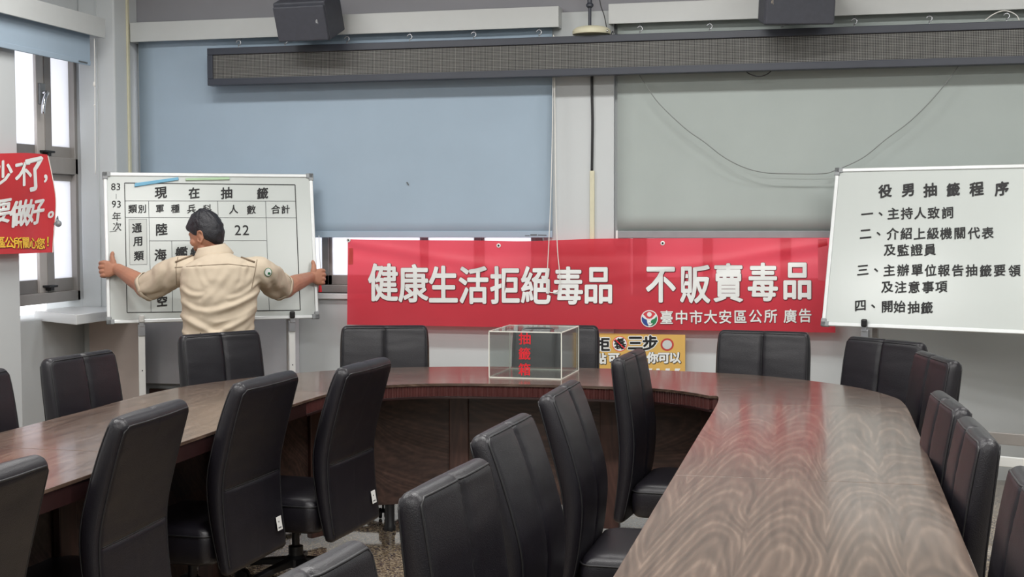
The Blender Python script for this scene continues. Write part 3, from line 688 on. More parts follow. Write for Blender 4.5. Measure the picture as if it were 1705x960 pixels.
q = lbl(95, 372); g = MB().ball(q, (0.02, 0.02, 0.02), 10, 8).tube([lbl(89, 374), lbl(93, 360), q], 0.004, 6); g.build('tie_knot', M['corner_grey'], b2, smooth=True)

# ------------------------------------------------------------------ whiteboards
def board_frame(o, yaw, tilt, w, h):
    Rm = Matrix.Rotation(yaw, 3, 'Z') @ Matrix.Rotation(-tilt, 3, 'X')
    m = Rm.to_4x4(); m.translation = o
    return m                                 # local x right, y into the wall, z up
def whiteboard(label, o, yaw, tilt, w, h, leg_px, clip_mats, kind):
    mt = board_frame(o, yaw, tilt, w, h); n = mt.to_3x3() @ Vector((0, -1, 0))
    base = mt @ Vector((w/2, 0.02, 0)); base.z = 0
    rt = thing('whiteboard', base, label, 'whiteboard')
    MB().box((0.012, 0.0, 0.012), (w-0.012, 0.012, h-0.012), mt).build('board_panel', M['board'], rt)
    fr = MB(); t = 0.022
    for q in ((0, t, 0, h), (w-t, w, 0, h), (t, w-t, 0, t), (t, w-t, h-t, h)): fr.box((q[0], -0.006, q[2]), (q[1], 0.016, q[3]), mt)
    fr.build('frame', M['silver'], rt, bevel=0.004)
    for (cx_, cz_) in ((0, 0), (w, 0), (0, h), (w, h)):
        s1 = 0.042; x0_ = cx_-0.004 if cx_ == 0 else cx_-s1; z0_ = cz_-0.004 if cz_ == 0 else cz_-s1
        g = MB().box((x0_, -0.009, z0_ if cz_ == 0 else cz_-0.026), (x0_+s1+0.004, 0.018, (z0_+0.030) if cz_ == 0 else cz_+0.004), mt)
        g.box((x0_ if cx_ == 0 else cx_-0.026, -0.009, z0_), ((x0_+0.030) if cx_ == 0 else cx_+0.004, 0.018, z0_+s1+0.004), mt)
        g.build('corner_cap', M['corner_grey'], rt, bevel=0.004)
    surf = lambda x, y: on_plane(x, y, mt @ Vector((0, -0.0022, 0)), n)
    # stand: two uprights, clips, low crossbars and feet
    ux = Matrix.Rotation(yaw, 3, 'Z') @ Vector((1, 0, 0)); uy = Matrix.Rotation(yaw, 3, 'Z') @ Vector((0, 1, 0))
    tops = []
    for i, lp in enumerate(leg_px):
        b0 = mt @ Vector((lp, 0.012, 0.0)); tops.append(b0)
        ld_ = Matrix.Rotation(yaw, 4, 'Z'); ld_.translation = Vector((b0.x, b0.y, 0))
        MB().box((-0.019, -0.012, 0.03), (0.019, 0.014, b0.z-0.012), ld_).build('stand_upright', M['white_plastic'], rt, bevel=0.003)
        MB().box((-0.008, 0.10, 0.03), (0.022, 0.125, b0.z+0.3), ld_ @ Matrix.Rotation(R(-2), 4, 'X')).build('rear_strut', M['alu'], rt, bevel=0.003)
        MB().box((-0.022, -0.25, 0.0), (0.022, 0.22, 0.03), ld_).build('stand_foot', M['white_plastic'], rt, bevel=0.006)
        MB().box((-0.02, -0.022, b0.z-0.075), (0.02, 0.018, b0.z-0.010), ld_).build('clip_plate', M['steel'], rt, bevel=0.003)
        g = MB().box((-0.014, -0.026, b0.z-0.020), (0.014, -0.012, b0.z+0.012), ld_); ck = g.build('clip_jaw', M['steel'], rt, bevel=0.003)
        g = MB().box((-0.016, -0.036, b0.z+0.006), (0.016, -0.012, b0.z+0.050), ld_); g.build('clip_grip', clip_mats[i], ck, bevel=0.009, seg=3)
        g = MB(); c_ = ld_ @ Vector((0, -0.0125, b0.z-0.28)); g.ball(c_, 0.004, 8, 6); g.build('rivet', M['black'], rt)
    a_, b_ = tops[0], tops[1]
    for (z0_, z1_, m_) in ((0.325, 0.385, M['alu']), (0.21, 0.262, M['white_plastic'])):
        ld_ = Matrix.Rotation(yaw, 4, 'Z'); ld_.translation = Vector((a_.x, a_.y, 0)); L_ = (Vector((b_.x-a_.x, b_.y-a_.y, 0))).length
        MB().box((0.012, -0.014, z0_), (L_-0.012, 0.012, z1_), ld_).build('crossbar', m_, rt, bevel=0.003)
    return rt, surf, mt
wb1, s1, mt1 = whiteboard('whiteboard with a ruled headcount table, gripped by the person in khaki', Vector((-4.105, 7.131, 0.893)), R(32.69), R(9.66), 1.25, 0.90, (0.195, 1.085), (M['white_plastic'], M['black']), 0)
def c3(x, y): return 160+x/3.2, 270+y/3.2
class Parts(list):
    def build(s, name, m, parent):
        for q_ in s: q_.build(name, m, parent)
def put(lst, surf, cv, scale, off, shear=0.10, wx=1.0):
    grp = []
    for c_ in lst:
        if grp and c_[0] != '、' and grp[-1][-1][0] != '、' and abs(c_[1]-grp[-1][-1][1]) < 1.25*c_[3] and abs(c_[2]-grp[-1][-1][2]) < 0.3*c_[3]: grp[-1].append(c_)
        else: grp.append([c_])
    return Parts(put1(g_, surf, cv, scale, off, shear, wx) for g_ in grp)
def put1(lst, surf, cv, scale, off, shear=0.10, wx=1.0): return write([(c,)+cv(x, y)+(s/scale,) for c, x, y, s in lst], surf, off=off, shear=shear, wx=wx)
put([('現', 345, 162, 66), ('在', 522, 163, 62), ('抽', 695, 163, 64), ('籤', 887, 165, 62)], s1, c3, 3.2, 0.028).build('title_lettering', M['ink'], wb1)
put([('類', 195, 248, 48), ('別', 245, 248, 46), ('軍', 340, 247, 46), ('種', 422, 247, 48), ('兵', 508, 248, 48), ('科', 592, 248, 48), ('人', 733, 250, 50), ('數', 827, 252, 50), ('合', 957, 250, 50), ('計', 1010, 250, 48)], s1, c3, 3.2, 0.020).build('heading_lettering', M['ink'], wb1)
put([('通', 218, 350, 54), ('用', 222, 422, 54), ('類', 228, 498, 54), ('陸', 350, 357, 66), ('海', 343, 492, 66), ('艦', 455, 482, 68), ('艇', 532, 484, 64), ('軍', 345, 592, 60), ('空', 352, 738, 60)], s1, c3, 3.2, 0.028).build('row_lettering', M['ink'], wb1)
put([('2', 755, 361, 76), ('2', 798, 361, 76)], s1, c3, 3.2, 0.006, shear=0.0).build('count_lettering', M['ink'], wb1)
put([('8', 92, 130, 52), ('3', 119, 130, 52), ('9', 95, 223, 52), ('3', 122, 223, 52), ('年', 110, 288, 50), ('次', 112, 342, 50)], s1, c3, 3.2, 0.006, shear=0.04).build('year_lettering', M['ink'], wb1)
gl = MB(); gd = MB()
def ln(mb_, a, b, w): mb_.add(line_strip(s1, c3(*a), c3(*b), w), [(0, 1, 2, 3)])
for a, b in (((152, 110), (1060, 120)), ((1060, 120), (1088, 787)), ((1088, 787), (165, 800)), ((165, 800), (152, 110))): ln(gd, a, b, 1.3)
for a, b in (((155, 205), (1063, 207)), ((158, 293), (1066, 295)), ((284, 418), (908, 416)), ((880, 540), (913, 540)), ((280, 205), (293, 797)), ((648, 206), (650, 290)), ((903, 207), (923, 787)), ((403, 418), (408, 795)), ((107, 168), (107, 194)), ((72, 370), (110, 367))): ln(gl, a, b, 0.75)
for a, b in (((175, 303), (270, 302)), ((270, 302), (272, 543)), ((272, 543), (180, 545)), ((180, 545), (175, 303))): ln(gl, a, b, 0.45)
gd.build('table_border', M['ink'], wb1); gl.build('table_rules', M['line_grey'], wb1)
g = MB().add([s1(*c3(*p))+(mt1.to_3x3() @ Vector((0, 0.0008, 0))) for p in ((176, 304), (269, 303), (271, 542), (181, 544))], [(0, 1, 2, 3)]); g.build('pasted_slip', M['paper'], wb1)
n1 = mt1.to_3x3() @ Vector((0, -1, 0))
def magnet(label, pts, m, ink):
    P = [s1(*c3(*p)) for p in pts]; g = MB(); Q = [p+n1*0.0005 for p in P]+[p+n1*0.008 for p in P]
    g.add(Q, [(3, 2, 1, 0), (4, 5, 6, 7), (0, 1, 5, 4), (1, 2, 6, 5), (2, 3, 7, 6), (3, 0, 4, 7)])
    o = g.build('magnetic_strip', m, bevel=0.002); return tag(o, label, 'magnet')
magnet('blue magnetic strip stuck aslant at the top of the left whiteboard', [(204, 132), (206, 112), (438, 80), (440, 95)], M['mag_blue'], 0)
magnet('pale green magnetic strip at the top of the left whiteboard', [(476, 98), (478, 86), (710, 80), (711, 93)], M['mag_green'], 0)

wb2, s2, mt2 = whiteboard('whiteboard with the lettered drawing procedure, behind the right-hand chairs', Vector((-0.036, 7.701, 0.902)), R(-20.6), R(13.0), 1.50, 0.90, (0.247, 1.25), (M['black'], M['black']), 1)
def c1(x, y): return 1350+x/2.91, 250+y/2.91
put([('役', 360, 197, 66), ('男', 470, 193, 66), ('抽', 578, 192, 68), ('籤', 690, 190, 66), ('程', 803, 187, 70), ('序', 925, 185, 70)], s2, c1, 2.91, 0.034, 0.14).build('title_lettering', M['ink'], wb2)
rows = ([('一', 273, 308), ('、', 338, 308), ('主', 400, 305), ('持', 465, 305), ('人', 530, 304), ('致', 595, 303), ('詞', 662, 302)],
        [('二', 265, 405), ('、', 328, 404), ('介', 397, 404), ('紹', 462, 403), ('上', 527, 403), ('級', 592, 402), ('機', 655, 402), ('關', 722, 401), ('代', 790, 401), ('表', 857, 400)],
        [('及', 382, 483), ('監', 447, 483), ('證', 513, 482), ('員', 577, 482)],
        [('三', 252, 580), ('、', 316, 580), ('主', 380, 580), ('辦', 447, 580), ('單', 515, 580), ('位', 580, 581), ('報', 645, 581), ('告', 712, 581), ('抽', 778, 581), ('籤', 847, 583), ('要', 915, 582), ('領', 987, 583)],
        [('及', 370, 662), ('注', 435, 662), ('意', 500, 662), ('事', 568, 662), ('項', 632, 662)],
        [('四', 240, 752), ('、', 302, 755), ('開', 370, 757), ('始', 430, 757), ('抽', 497, 760), ('籤', 562, 762)])
for r_ in rows: put([(c, x, y, 60) for c, x, y in r_], s2, c1, 2.91, 0.022, 0.10).build('line_lettering', M['ink'], wb2)

# ------------------------------------------------------------------ conference table
ZT = 0.75
inner = [(-2.12, 1.2), (-2.12, 4.6), (-2.113, 5.2), (-2.08, 5.52), (-1.955, 5.78), (-1.72, 5.91), (-1.38, 5.955), (-1.05, 5.96), (-0.78, 5.94), (-0.63, 5.87), (-0.50, 5.745), (-0.44, 5.62), (-0.435, 4.6), (-0.435, 1.2)]
outer = [(-2.85, 1.2), (-2.85, 4.8), (-2.845, 5.45), (-2.66, 5.96), (-2.43, 6.28), (-2.18, 6.47), (-1.72, 6.63), (-1.08, 6.676), (-0.536, 6.60), (-0.215, 6.465), (0.089, 6.2), (0.253, 5.9), (0.305, 5.6), (0.312, 4.8), (0.312, 1.2)]
def dense(path):
    a = [Vector((p[0], p[1], 0)) for p in path]
    return [a[0]]+smooth_path(a[1:-1], 8)+[a[-1]]
inn, out = dense(inner), dense(outer)
tb = thing('conference_table', (-1.27, 4.4, 0), 'dark walnut horseshoe conference table with reeded inner edge', 'table')
SEAM1, SEAM2 = 3.93, 5.52
def clip_path(path, y0, y1, side):
    """points of one side (left/right arm) between two depths"""
    mid = -1.27; pts = [p for p in path if (p.x < mid) == (side == 'L')]
    if side == 'R': pts = list(reversed(pts))
    res = []
    def at(y):
        for a, b in zip(pts, pts[1:]):
            if (a.y-y)*(b.y-y) <= 0 and a.y != b.y: return a.lerp(b, (y-a.y)/(b.y-a.y))
        return pts[-1]
    res.append(at(y0)); res += [p for p in pts if y0+1e-4 < p.y < y1-1e-4 and True]; res.append(at(y1)); return res
gap = 0.0012
def section(poly, m):
    g = MB().prism([(p.x, p.y) for p in poly], ZT-0.012, ZT); return g.build('tabletop', m, tb, bevel=0.0018, seg=2)
for side in ('L', 'R'):
    for (y0, y1) in ((1.201, SEAM1), (SEAM1+gap, SEAM2)):
        o_ = clip_path(out, y0, y1, side); i_ = clip_path(inn, y0, y1, side)
        section(o_+list(reversed(i_)), M['top_y'])
def cut_top(path):
    """the curved run beyond the seam, left to right"""
    L_ = clip_path(path, SEAM2+gap, 9, 'L'); idx = [k for k, p in enumerate(path) if p.y > SEAM2+gap]
    pts = [path[k] for k in range(idx[0], idx[-1]+1)]
    def edge(a, b): return a.lerp(b, (SEAM2+gap-a.y)/(b.y-a.y))
    return [edge(path[idx[0]-1], path[idx[0]])]+pts+[edge(path[idx[-1]], path[idx[-1]+1])]
oc, ic = cut_top(out), cut_top(inn)
section(oc+list(reversed(ic)), M['top_x'])
# edge band under the top, all round
def offset(path, d):
    res = []
    for i, p in enumerate(path):
        a = path[max(i-1, 0)]; b = path[min(i+1, len(path)-1)]; t = (b-a).normalized(); res.append(p+Vector((-t.y, t.x, 0))*d)
    return res
def band(name, p_out, p_in, z0, z1, m, bevel=0.0):
    n = len(p_out); g = MB(); vs = []
    for a, b in zip(p_out, p_in): vs += [(a.x, a.y, z0), (a.x, a.y, z1), (b.x, b.y, z1), (b.x, b.y, z0)]
    fs = []
    for i in range(n-1):
        for j in range(4): fs.append((i*4+j, i*4+(j+1) % 4, (i+1)*4+(j+1) % 4, (i+1)*4+j))
    fs += [(0, 1, 2, 3), ((n-1)*4+3, (n-1)*4+2, (n-1)*4+1, (n-1)*4)]
    g.add(vs, fs); return g.build(name, m, tb, smooth='auto', bevel=bevel)
band('edge_band', offset(out, -0.004), offset(out, -0.035), ZT-0.062, ZT-0.0125, M['apron'])
# inner apron: smooth on the arms, fluted on the curve; lip below
ci = offset(inn, 0.0)
seg = [i for i, p in enumerate(inn) if p.y > 5.25]
i0, i1 = seg[0], seg[-1]
band('apron', offset(inn[:i0+1], 0.004), offset(inn[:i0+1], 0.04), ZT-0.066, ZT-0.0125, M['apron'])
band('apron', offset(inn[i1:], 0.004), offset(inn[i1:], 0.04), ZT-0.066, ZT-0.0125, M['apron'])
cur = inn[i0:i1+1]
fl = []; tot = 0.0
acc = [0.0]
for a, b in zip(cur, cur[1:]): acc.append(acc[-1]+(b-a).length)
nn = int(acc[-1]/0.0028)
def along(s):
    for k in range(len(acc)-1):
        if acc[k] <= s <= acc[k+1]+1e-9:
            t = (s-acc[k])/(acc[k+1]-acc[k]); return cur[k].lerp(cur[k+1], t), (cur[k+1]-cur[k]).normalized()
    return cur[-1], (cur[-1]-cur[-2]).normalized()
fo, fi = [], []
for k in range(nn+1):
    s = acc[-1]*k/nn; p, t = along(s); nrm = Vector((-t.y, t.x, 0))
    d = 0.005+0.0045*abs(math.sin(math.pi*s/0.0125)); fo.append(p+nrm*d); fi.append(p+nrm*0.04)
band('fluted_apron', fo, fi, ZT-0.060, ZT-0.0125, M['apron_fluted'])
band('apron_lip', offset(cur, 0.001), offset(cur, 0.04), ZT-0.070, ZT-0.0605, M['apron'], bevel=0.002)
# front panels, pilasters, feet
pf = offset([p for p in inn if p.y > 5.2], 0.33)
pf = [p for p in pf if p.y > 5.0]
arc = [(-2.44, 5.3), (-2.36, 5.72), (-2.16, 6.05), (-1.80, 6.24), (-1.38, 6.30), (-1.0, 6.30), (-0.62, 6.20), (-0.32, 6.0), (-0.14, 5.6)]
ap = smooth_path([Vector((x, y, 0)) for x, y in arc], 6)
band('front_panel', ap, offset(ap, 0.022), 0.13, ZT-0.0125, M['panel_x'])
for (x0_, y0_, x1_, y1_) in ((-2.44, 1.3, -2.42, 5.3), (-0.14, 1.3, -0.12, 5.6)):
    MB().box((x0_, y0_, 0.13), (x1_, y1_, ZT-0.0125)).build('side_panel', M['panel_x'], tb)
def at_x(px, Yg):
    best = min(ap, key=lambda p: abs(CX+F_PX*((p-EYEP).dot(RR)/(p-EYEP).dot(FW))-px)); i = ap.index(best); t = (ap[min(i+1, len(ap)-1)]-ap[max(i-1, 0)]).normalized(); return best, t
for px in (756, 519, 1010, 1185):
    p, t = at_x(px, 0); an = math.atan2(t.y, t.x); mt = Matrix.Translation((p.x, p.y, 0)) @ Matrix.Rotation(an, 4, 'Z')
    MB().box((-0.047, -0.022, 0.03), (0.047, 0.012, ZT-0.07), mt).build('pilaster', M['panel_z'], tb, bevel=0.004)
for px in (655, 880, 1100):
    p, t = at_x(px, 0); MB().lathe([(0.028, 0.0), (0.03, 0.02), (0.024, 0.03), (0.024, 0.131)], (p.x, p.y+0.03, 0), 14).build('foot', M['black'], tb, smooth='auto')
for x in (-2.43, -0.13):
    for y in (1.5, 3.9, 5.0): MB().box((x-0.035, y-0.05, 0.0), (x+0.035, y+0.05, ZT-0.0125)).build('support_post', M['panel_z'], tb, bevel=0.004)
    for y in (2.7,): MB().lathe([(0.028, 0.0), (0.03, 0.02), (0.024, 0.03), (0.024, 0.131)], (x, y, 0), 14).build('foot', M['black'], tb, smooth='auto')

# ------------------------------------------------------------------ clear ballot box on the table
bx_w, bx_d, bx_h, t = 0.350, 0.385, 0.222, 0.005
c0 = on_z(814.6, 628.3, ZT); bmt = Matrix.Translation((c0.x, c0.y, ZT)) @ Matrix.Rotation(R(-1.5), 4, 'Z')
bxo = thing('ballot_box', bmt @ Vector((bx_w/2, bx_d/2, 0)), 'clear acrylic drawing box with red lettering on the table', 'box')
walls = [((0, 0, t), (bx_w, t, bx_h-t)), ((0, bx_d-t, t), (bx_w, bx_d, bx_h-t)), ((0, t, t), (t, bx_d-t, bx_h-t)), ((bx_w-t, t, t), (bx_w, bx_d-t, bx_h-t))]
for lo, hi in walls: MB().box(lo, hi, bmt).build('side_pane', M['acrylic'], bxo)
MB().box((0, 0, 0.0005), (bx_w, bx_d, t), bmt).build('bottom_pane', M['acrylic'], bxo)
# lid with a round hand hole
g = MB(); n = 48; hc = (bx_w*0.55, bx_d*0.52); hr = 0.075; vs = []; fs = []
for k in range(n):
    a = 2*math.pi*k/n; ca, sa = math.cos(a), math.sin(a)
    sx_ = (bx_w-hc[0] if ca > 0 else hc[0])/max(abs(ca), 1e-6); sy_ = (bx_d-hc[1] if sa > 0 else hc[1])/max(abs(sa), 1e-6); s = min(sx_, sy_)
    for z in (bx_h-t, bx_h): vs.append(bmt @ Vector((hc[0]+hr*ca, hc[1]+hr*sa, z))); vs.append(bmt @ Vector((hc[0]+s*ca, hc[1]+s*sa, z)))
for k in range(n):
    a = k*4; b = ((k+1) % n)*4; fs += [(a, a+1, b+1, b), (a+2, b+2, b+3, a+3), (a, b, b+2, a+2), (a+1, a+3, b+3, b+1)]
g.add(vs, fs); lid = g.build('lid', M['acrylic'], bxo)
MB().tube([bmt @ Vector((hc[0]+hr*math.cos(2*math.pi*k/40), hc[1]+hr*math.sin(2*math.pi*k/40), bx_h-0.0025)) for k in range(40)], 0.0028, 6, closed=True).build('hole_rim', M['line_grey'], lid, smooth=True)
e = 0.0022; g = MB()
for (x, y) in ((0, 0), (bx_w, 0), (0, bx_d), (bx_w, bx_d)): g.box((x-e, y-e, 0.0005), (x+e, y+e, bx_h), bmt)
for z in (t*0.5, bx_h-t*0.5):
    for y in (0, bx_d): g.box((-e, y-e, z-e), (bx_w+e, y+e, z+e), bmt)
    for x in (0, bx_w): g.box((x-e, -e, z-e), (x+e, bx_d+e, z+e), bmt)
g.build('polished_edges', M['acrylic_edge'], bxo)
nb = bmt.to_3x3() @ Vector((0, -1, 0)); sb = lambda x, y: on_plane(x, y, bmt @ Vector((0, -0.0015, 0)), nb)
write([('抽', 873.6, 563, 21.5), ('籤', 873.4, 588.5, 21.5), ('箱', 873.2, 614.5, 21.5)], sb, off=0.016, wx=0.98).build('red_lettering', M['ink_red'], bxo)
q = on_z(1023, 629, ZT); g = MB().lathe([(0.009, 0), (0.011, 0.006), (0.008, 0.016), (0.005, 0.022)], q, 12); o = g.build('table_plug', M['cream'], smooth='auto'); tag(o, 'small cream plug on the table top beside an inner chair', 'plug')

# ------------------------------------------------------------------ chairs
SPINE = [(0.262, -0.256, 0.046), (0.35, -0.240, 0.056), (0.45, -0.226, 0.066), (0.55, -0.220, 0.072), (0.62, -0.226, 0.074), (0.70, -0.245, 0.073), (0.78, -0.268, 0.070), (0.85, -0.290, 0.066), (0.904, -0.309, 0.061)]
CW = 0.475
SPINES = {'lean': SPINE, 'upright': [(z, y if z < 0.56 else -0.220+(y+0.220)*0.45, t_) for z, y, t_ in SPINE]}
ZSEAM = 0.55
def spine(s):
    global SPINE
    n = len(SPINE)-1; x = s*n; i = min(int(x), n-1); t = x-i
    p = [SPINE[max(0, min(n, i+k-1))] for k in range(4)]
    r_ = []
    for c_ in range(3):
        p0, p1, p2, p3 = (q[c_] for q in p); r_.append(0.5*((2*p1)+(p2-p0)*t+(2*p0-5*p1+4*p2-p3)*t*t+(3*p1-p0-3*p2+p3)*t**3))
    return r_
def back_ring(s, shrink=0.0, lift=0.0):
    z, y, th = spine(s); z0, y0, _ = spine(max(0, s-0.02)); z1, y1, _ = spine(min(1, s+0.02))
    tv = Vector((0, y1-y0, z1-z0)).normalized(); nv_ = Vector((0, tv.z, -tv.y))       # towards the sitter
    w = CW*(1.0 if s < 0.75 else 1.0-0.030*((s-0.75)/0.25)**2)*(0.97+0.03*min(1, s/0.3))/2-shrink; h = max(0.004, th/2-shrink)
    c = Vector((0, y, z))+tv*lift
    pts = []; rr = min(h*0.9, 0.03)
    xs = [-1, -0.8, -0.55, -0.3, -0.12, -0.045, -0.02, 0, 0.02, 0.045, 0.12, 0.3, 0.55, 0.8, 1]
    fx = w-rr
    wr = lambda x, sd: 0.0022*noise.noise(Vector((x*9, s*7, sd*5)))+0.0016*noise.noise(Vector((x*30, s*18, sd*9)))
    for x in xs:      # front, left to right seen from behind
        xx = x*fx; puff = 0.006*(1-abs(x)**2.5) - 0.010*math.exp(-(xx/0.0085)**2)
        pts.append(c+Vector((xx, 0, 0))+nv_*(h+puff+wr(xx, 1)))
    for a in (72, 54, 36, 18, 0, -18, -36, -54, -72):
        pts.append(c+Vector((fx+rr*math.cos(R(a)), 0, 0))+nv_*((h-rr)*(1 if a > 0 else -1 if a < 0 else 0)+rr*math.sin(R(a))))
    for x in reversed(xs):
        xx = x*fx; sg_ = 0.006*math.exp(-((z-ZSEAM)/0.006)**2)
        pts.append(c+Vector((xx, 0, 0))-nv_*(h+0.003*(1-x*x)-sg_+wr(xx, 2)))
    for a in (-72, -54, -36, -18, 0, 18, 36, 54, 72):
        pts.append(c+Vector((-fx-rr*math.cos(R(a)), 0, 0))+nv_*((h-rr)*(1 if a > 0 else -1 if a < 0 else 0)+rr*math.sin(R(a))))
    return pts
def make_chair(style):
    global SPINE
    SPINE = SPINES[style]
    sS = min((i/400 for i in range(401)), key=lambda q_: abs(spine(q_)[0]-ZSEAM))
    rt = thing('conference_chair', (0, 0, 0), 'chair', 'chair', 'black leather conference chairs')
    rings = [back_ring(0, 0.018, -0.012), back_ring(0, 0.008, -0.008), back_ring(0, 0.0)]
    ss = [i/46 for i in range(1, 46)]+[sS-0.012, sS, sS+0.012]
    for s in sorted(ss): rings.append(back_ring(s))
    rings += [back_ring(1, 0.0), back_ring(1, 0.002, 0.008), back_ring(1, 0.007, 0.0165), back_ring(1, 0.014, 0.023), back_ring(1, 0.022, 0.0265), back_ring(1, 0.0285, 0.0275)]
    bk_ = MB().loft(rings).build('backrest', M['leather'], rt, smooth=True)
    # piping: up one side of the front edge, across the top and down; and again at the rear edge
    g = MB(); sv = [i/30 for i in range(1, 30)]+[0.985]
    for ir, il, ks in ((16, 46, range(14, -1, -1)), (22, 40, range(24, 39))):
        tp = back_ring(1, 0.0035, 0.0115)
        path = [back_ring(q_)[ir] for q_ in sv]+[tp[k_] for k_ in ks]+[back_ring(q_)[il] for q_ in reversed(sv)]
        g.tube(path, 0.0032, 6)
    g.build('piping', M['piping'], bk_, smooth=True)
    g = MB().tube([back_ring(s)[7]+Vector((0, 0.0015, 0)) for s in [0.40+i*0.6/24 for i in range(25)]], 0.0022, 5); g.build('centre_seam', M['leather_seam'], bk_, smooth=True)
    g = MB().tube([back_ring(sS)[k]+Vector((0, -0.0012, 0)) for k in range(24, 39)], 0.0026, 6); g.build('rear_seam', M['leather_seam'], bk_, smooth=True)
    # seat cushion
    rings = []
    def seat_ring(z, gsh):
        pts = []; w, d0, d1 = 0.235-gsh, -0.205+gsh, 0.265-gsh; rr = 0.05; n = 6
        for (cx_, cy_, a0) in ((w-rr, d1-rr, 0), (-w+rr, d1-rr, 90), (-w+rr, d0+rr, 180), (w-rr, d0+rr, 270)):
            for i in range(n+1): a = R(a0+90*i/n); pts.append(Vector((cx_+rr*math.cos(a), cy_+rr*math.sin(a), z)))
        return pts
    prof = [(zz_-0.085, q_) for zz_, q_ in [(0.362, 0.03), (0.365, 0.012), (0.378, 0.002), (0.42, 0.0), (0.455, 0.001), (0.478, 0.006), (0.492, 0.016), (0.499, 0.032), (0.503, 0.06), (0.505, 0.10), (0.506, 0.16)]]
    rings = [seat_ring(z, q_) if q_ < 0.15 else [Vector((p.x*0.2, 0.03+(p.y-0.03)*0.2, z)) for p in seat_ring(z, 0.0)] for z, q_ in prof]
    st_ = MB().loft(rings).build('seat', M['leather'], rt, smooth=True)
    g = MB().tube(seat_ring(0.385, 0.002), 0.003, 6, closed=True); g.build('piping', M['piping'], st_, smooth=True)
    MB().box((-0.10, -0.14, 0.252), (0.10, 0.12, 0.278)).box((-0.035, -0.245, 0.258), (0.035, -0.12, 0.276)).build('seat_mechanism', M['black'], rt, bevel=0.006)
    MB().lathe([(0.030, 0.09), (0.030, 0.17), (0.016, 0.175), (0.016, 0.253)], (0, 0, 0), 16).build('gas_column', M['black'], rt, smooth='auto')
    MB().lathe([(0.03, 0.085), (0.045, 0.09), (0.045, 0.12), (0.03, 0.135)], (0, 0, 0), 18).build('base_hub', M['black'], rt, smooth='auto')
    for k in range(5):
        a = R(90+72*k); d = Vector((math.cos(a), math.sin(a), 0)); w_ = Vector((-d.y, d.x, 0))
        rg = []
        for (r_, z_, hw, hh) in ((0.03, 0.108, 0.022, 0.016), (0.12, 0.100, 0.019, 0.013), (0.22, 0.085, 0.016, 0.010), (0.255, 0.078, 0.014, 0.009)):
            c = d*r_+Vector((0, 0, z_)); rg.append([c+w_*hw+UP*hh, c-w_*hw+UP*hh, c-w_*hw-UP*hh, c+w_*hw-UP*hh])
        lg = MB().loft(rg).build('base_leg', M['black'], rt, bevel=0.004)
        c = d*0.245; g = MB()
        for s_ in (-1, 1):
            mt = Matrix.Translation((c.x+w_.x*s_*0.014, c.y+w_.y*s_*0.014, 0.028)) @ d.to_track_quat('X', 'Z').to_matrix().to_4x4() @ Matrix.Rotation(R(90), 4, 'X')
            g.lathe([(0.018, -0.009), (0.027, -0.006), (0.027, 0.006), (0.018, 0.009)], (0, 0, 0), 16, mt)
        g.tube([(c.x, c.y, 0.03), (c.x, c.y, 0.078)], 0.006, 8); g.build('caster', M['black'], lg, smooth='auto')
    return rt
protos = {}
def chair(label, top, face, tagged=False, style='upright'):
    global SPINE
    if style in protos: ch = copy_tree(protos[style])
    else: ch = protos[style] = make_chair(style)
    SPINE = SPINES[style]; TOPY = SPINE[-1][1]; rz = R(face-90)
    off = Matrix.Rotation(rz, 3, 'Z') @ Vector((0, TOPY, 0)); ch.location = (top[0]-off.x, top[1]-off.y, 0); ch.rotation_euler = (0, 0, rz); ch['label'] = label
    ch.matrix_basis = Matrix.Translation(ch.location) @ Matrix.Rotation(rz, 4, 'Z')
    if tagged:
        z, y, th = spine(0.10); mt = Matrix.Translation((0.165, y-th/2-0.0055, z+0.025)) @ Matrix.Rotation(R(-9), 4, 'X')
        g = MB().box((-0.020, -0.001, -0.026), (0.020, 0.001, 0.026), mt); g.v = [ch.matrix_basis @ v for v in g.v]; tg_ = g.build('paper_tag', M['label'], ch, bevel=0.0008)
        g = MB().box((-0.014, -0.0016, -0.018), (0.010, -0.0012, -0.013), mt).box((-0.008, -0.0016, 0.004), (-0.001, -0.0012, 0.010), mt); g.v = [ch.matrix_basis @ v for v in g.v]; g.build('tag_print', M['line_grey'], tg_)
    return ch
S_ = 0.95
def T(a, b): return on_z(a[0], a[1], 0.93), on_z(b[0], b[1], 0.93)
def mid(a, b): p, q = T(a, b); return ((p.x+q.x)/2, (p.y+q.y)/2)
chair('inner right-arm chair nearest the camera, only its top edge in view', (-0.836, 2.04), -6)
chair('inner right-arm chair second from the camera, standing bottom centre', mid((679, 822), (802, 760)), -5)
chair('inner right-arm chair third from the camera, left of the one with visible seat', mid((795, 727), (877, 685)), -3, style='lean')
chair('inner right-arm chair fourth from the camera, just below the clear box corner', mid((906, 660), (958, 630)), -1, style='lean')
chair('inner right-arm chair farthest from the camera, in front of the orange poster', mid((1027, 597), (1066, 579)), -4)
chair('inner left-arm chair at the lower left corner, seen from behind and cut off', (-1.87, 2.70), 180, style='lean')
chair('inner left-arm chair seen from behind with no tag, second from the left edge', (-1.995, 3.71), 183, style='lean')
chair('inner left-arm chair seen from behind with a white tag near the bottom centre left', mid((389, 640), (491, 615)), 177, True, 'lean')
chair('tagged inner chair seen from behind, nearest the curved front of the table', mid((565, 614), (644, 593)), 176, True, 'lean')
p = on_z(35, 612, 0.93); chair('outer left-arm chair cut off by the left edge of the photo', (p.x-0.08, p.y-0.235), -3)
chair('outer left-arm chair facing the table below the marble sill', mid((66, 599), (190, 580)), -5)
chair('outer chair right in front of the person in khaki', mid((300, 558), (427, 549)), -32)
chair('outer chair below the left end of the red banner', mid((562, 543), (718, 541)), -73)
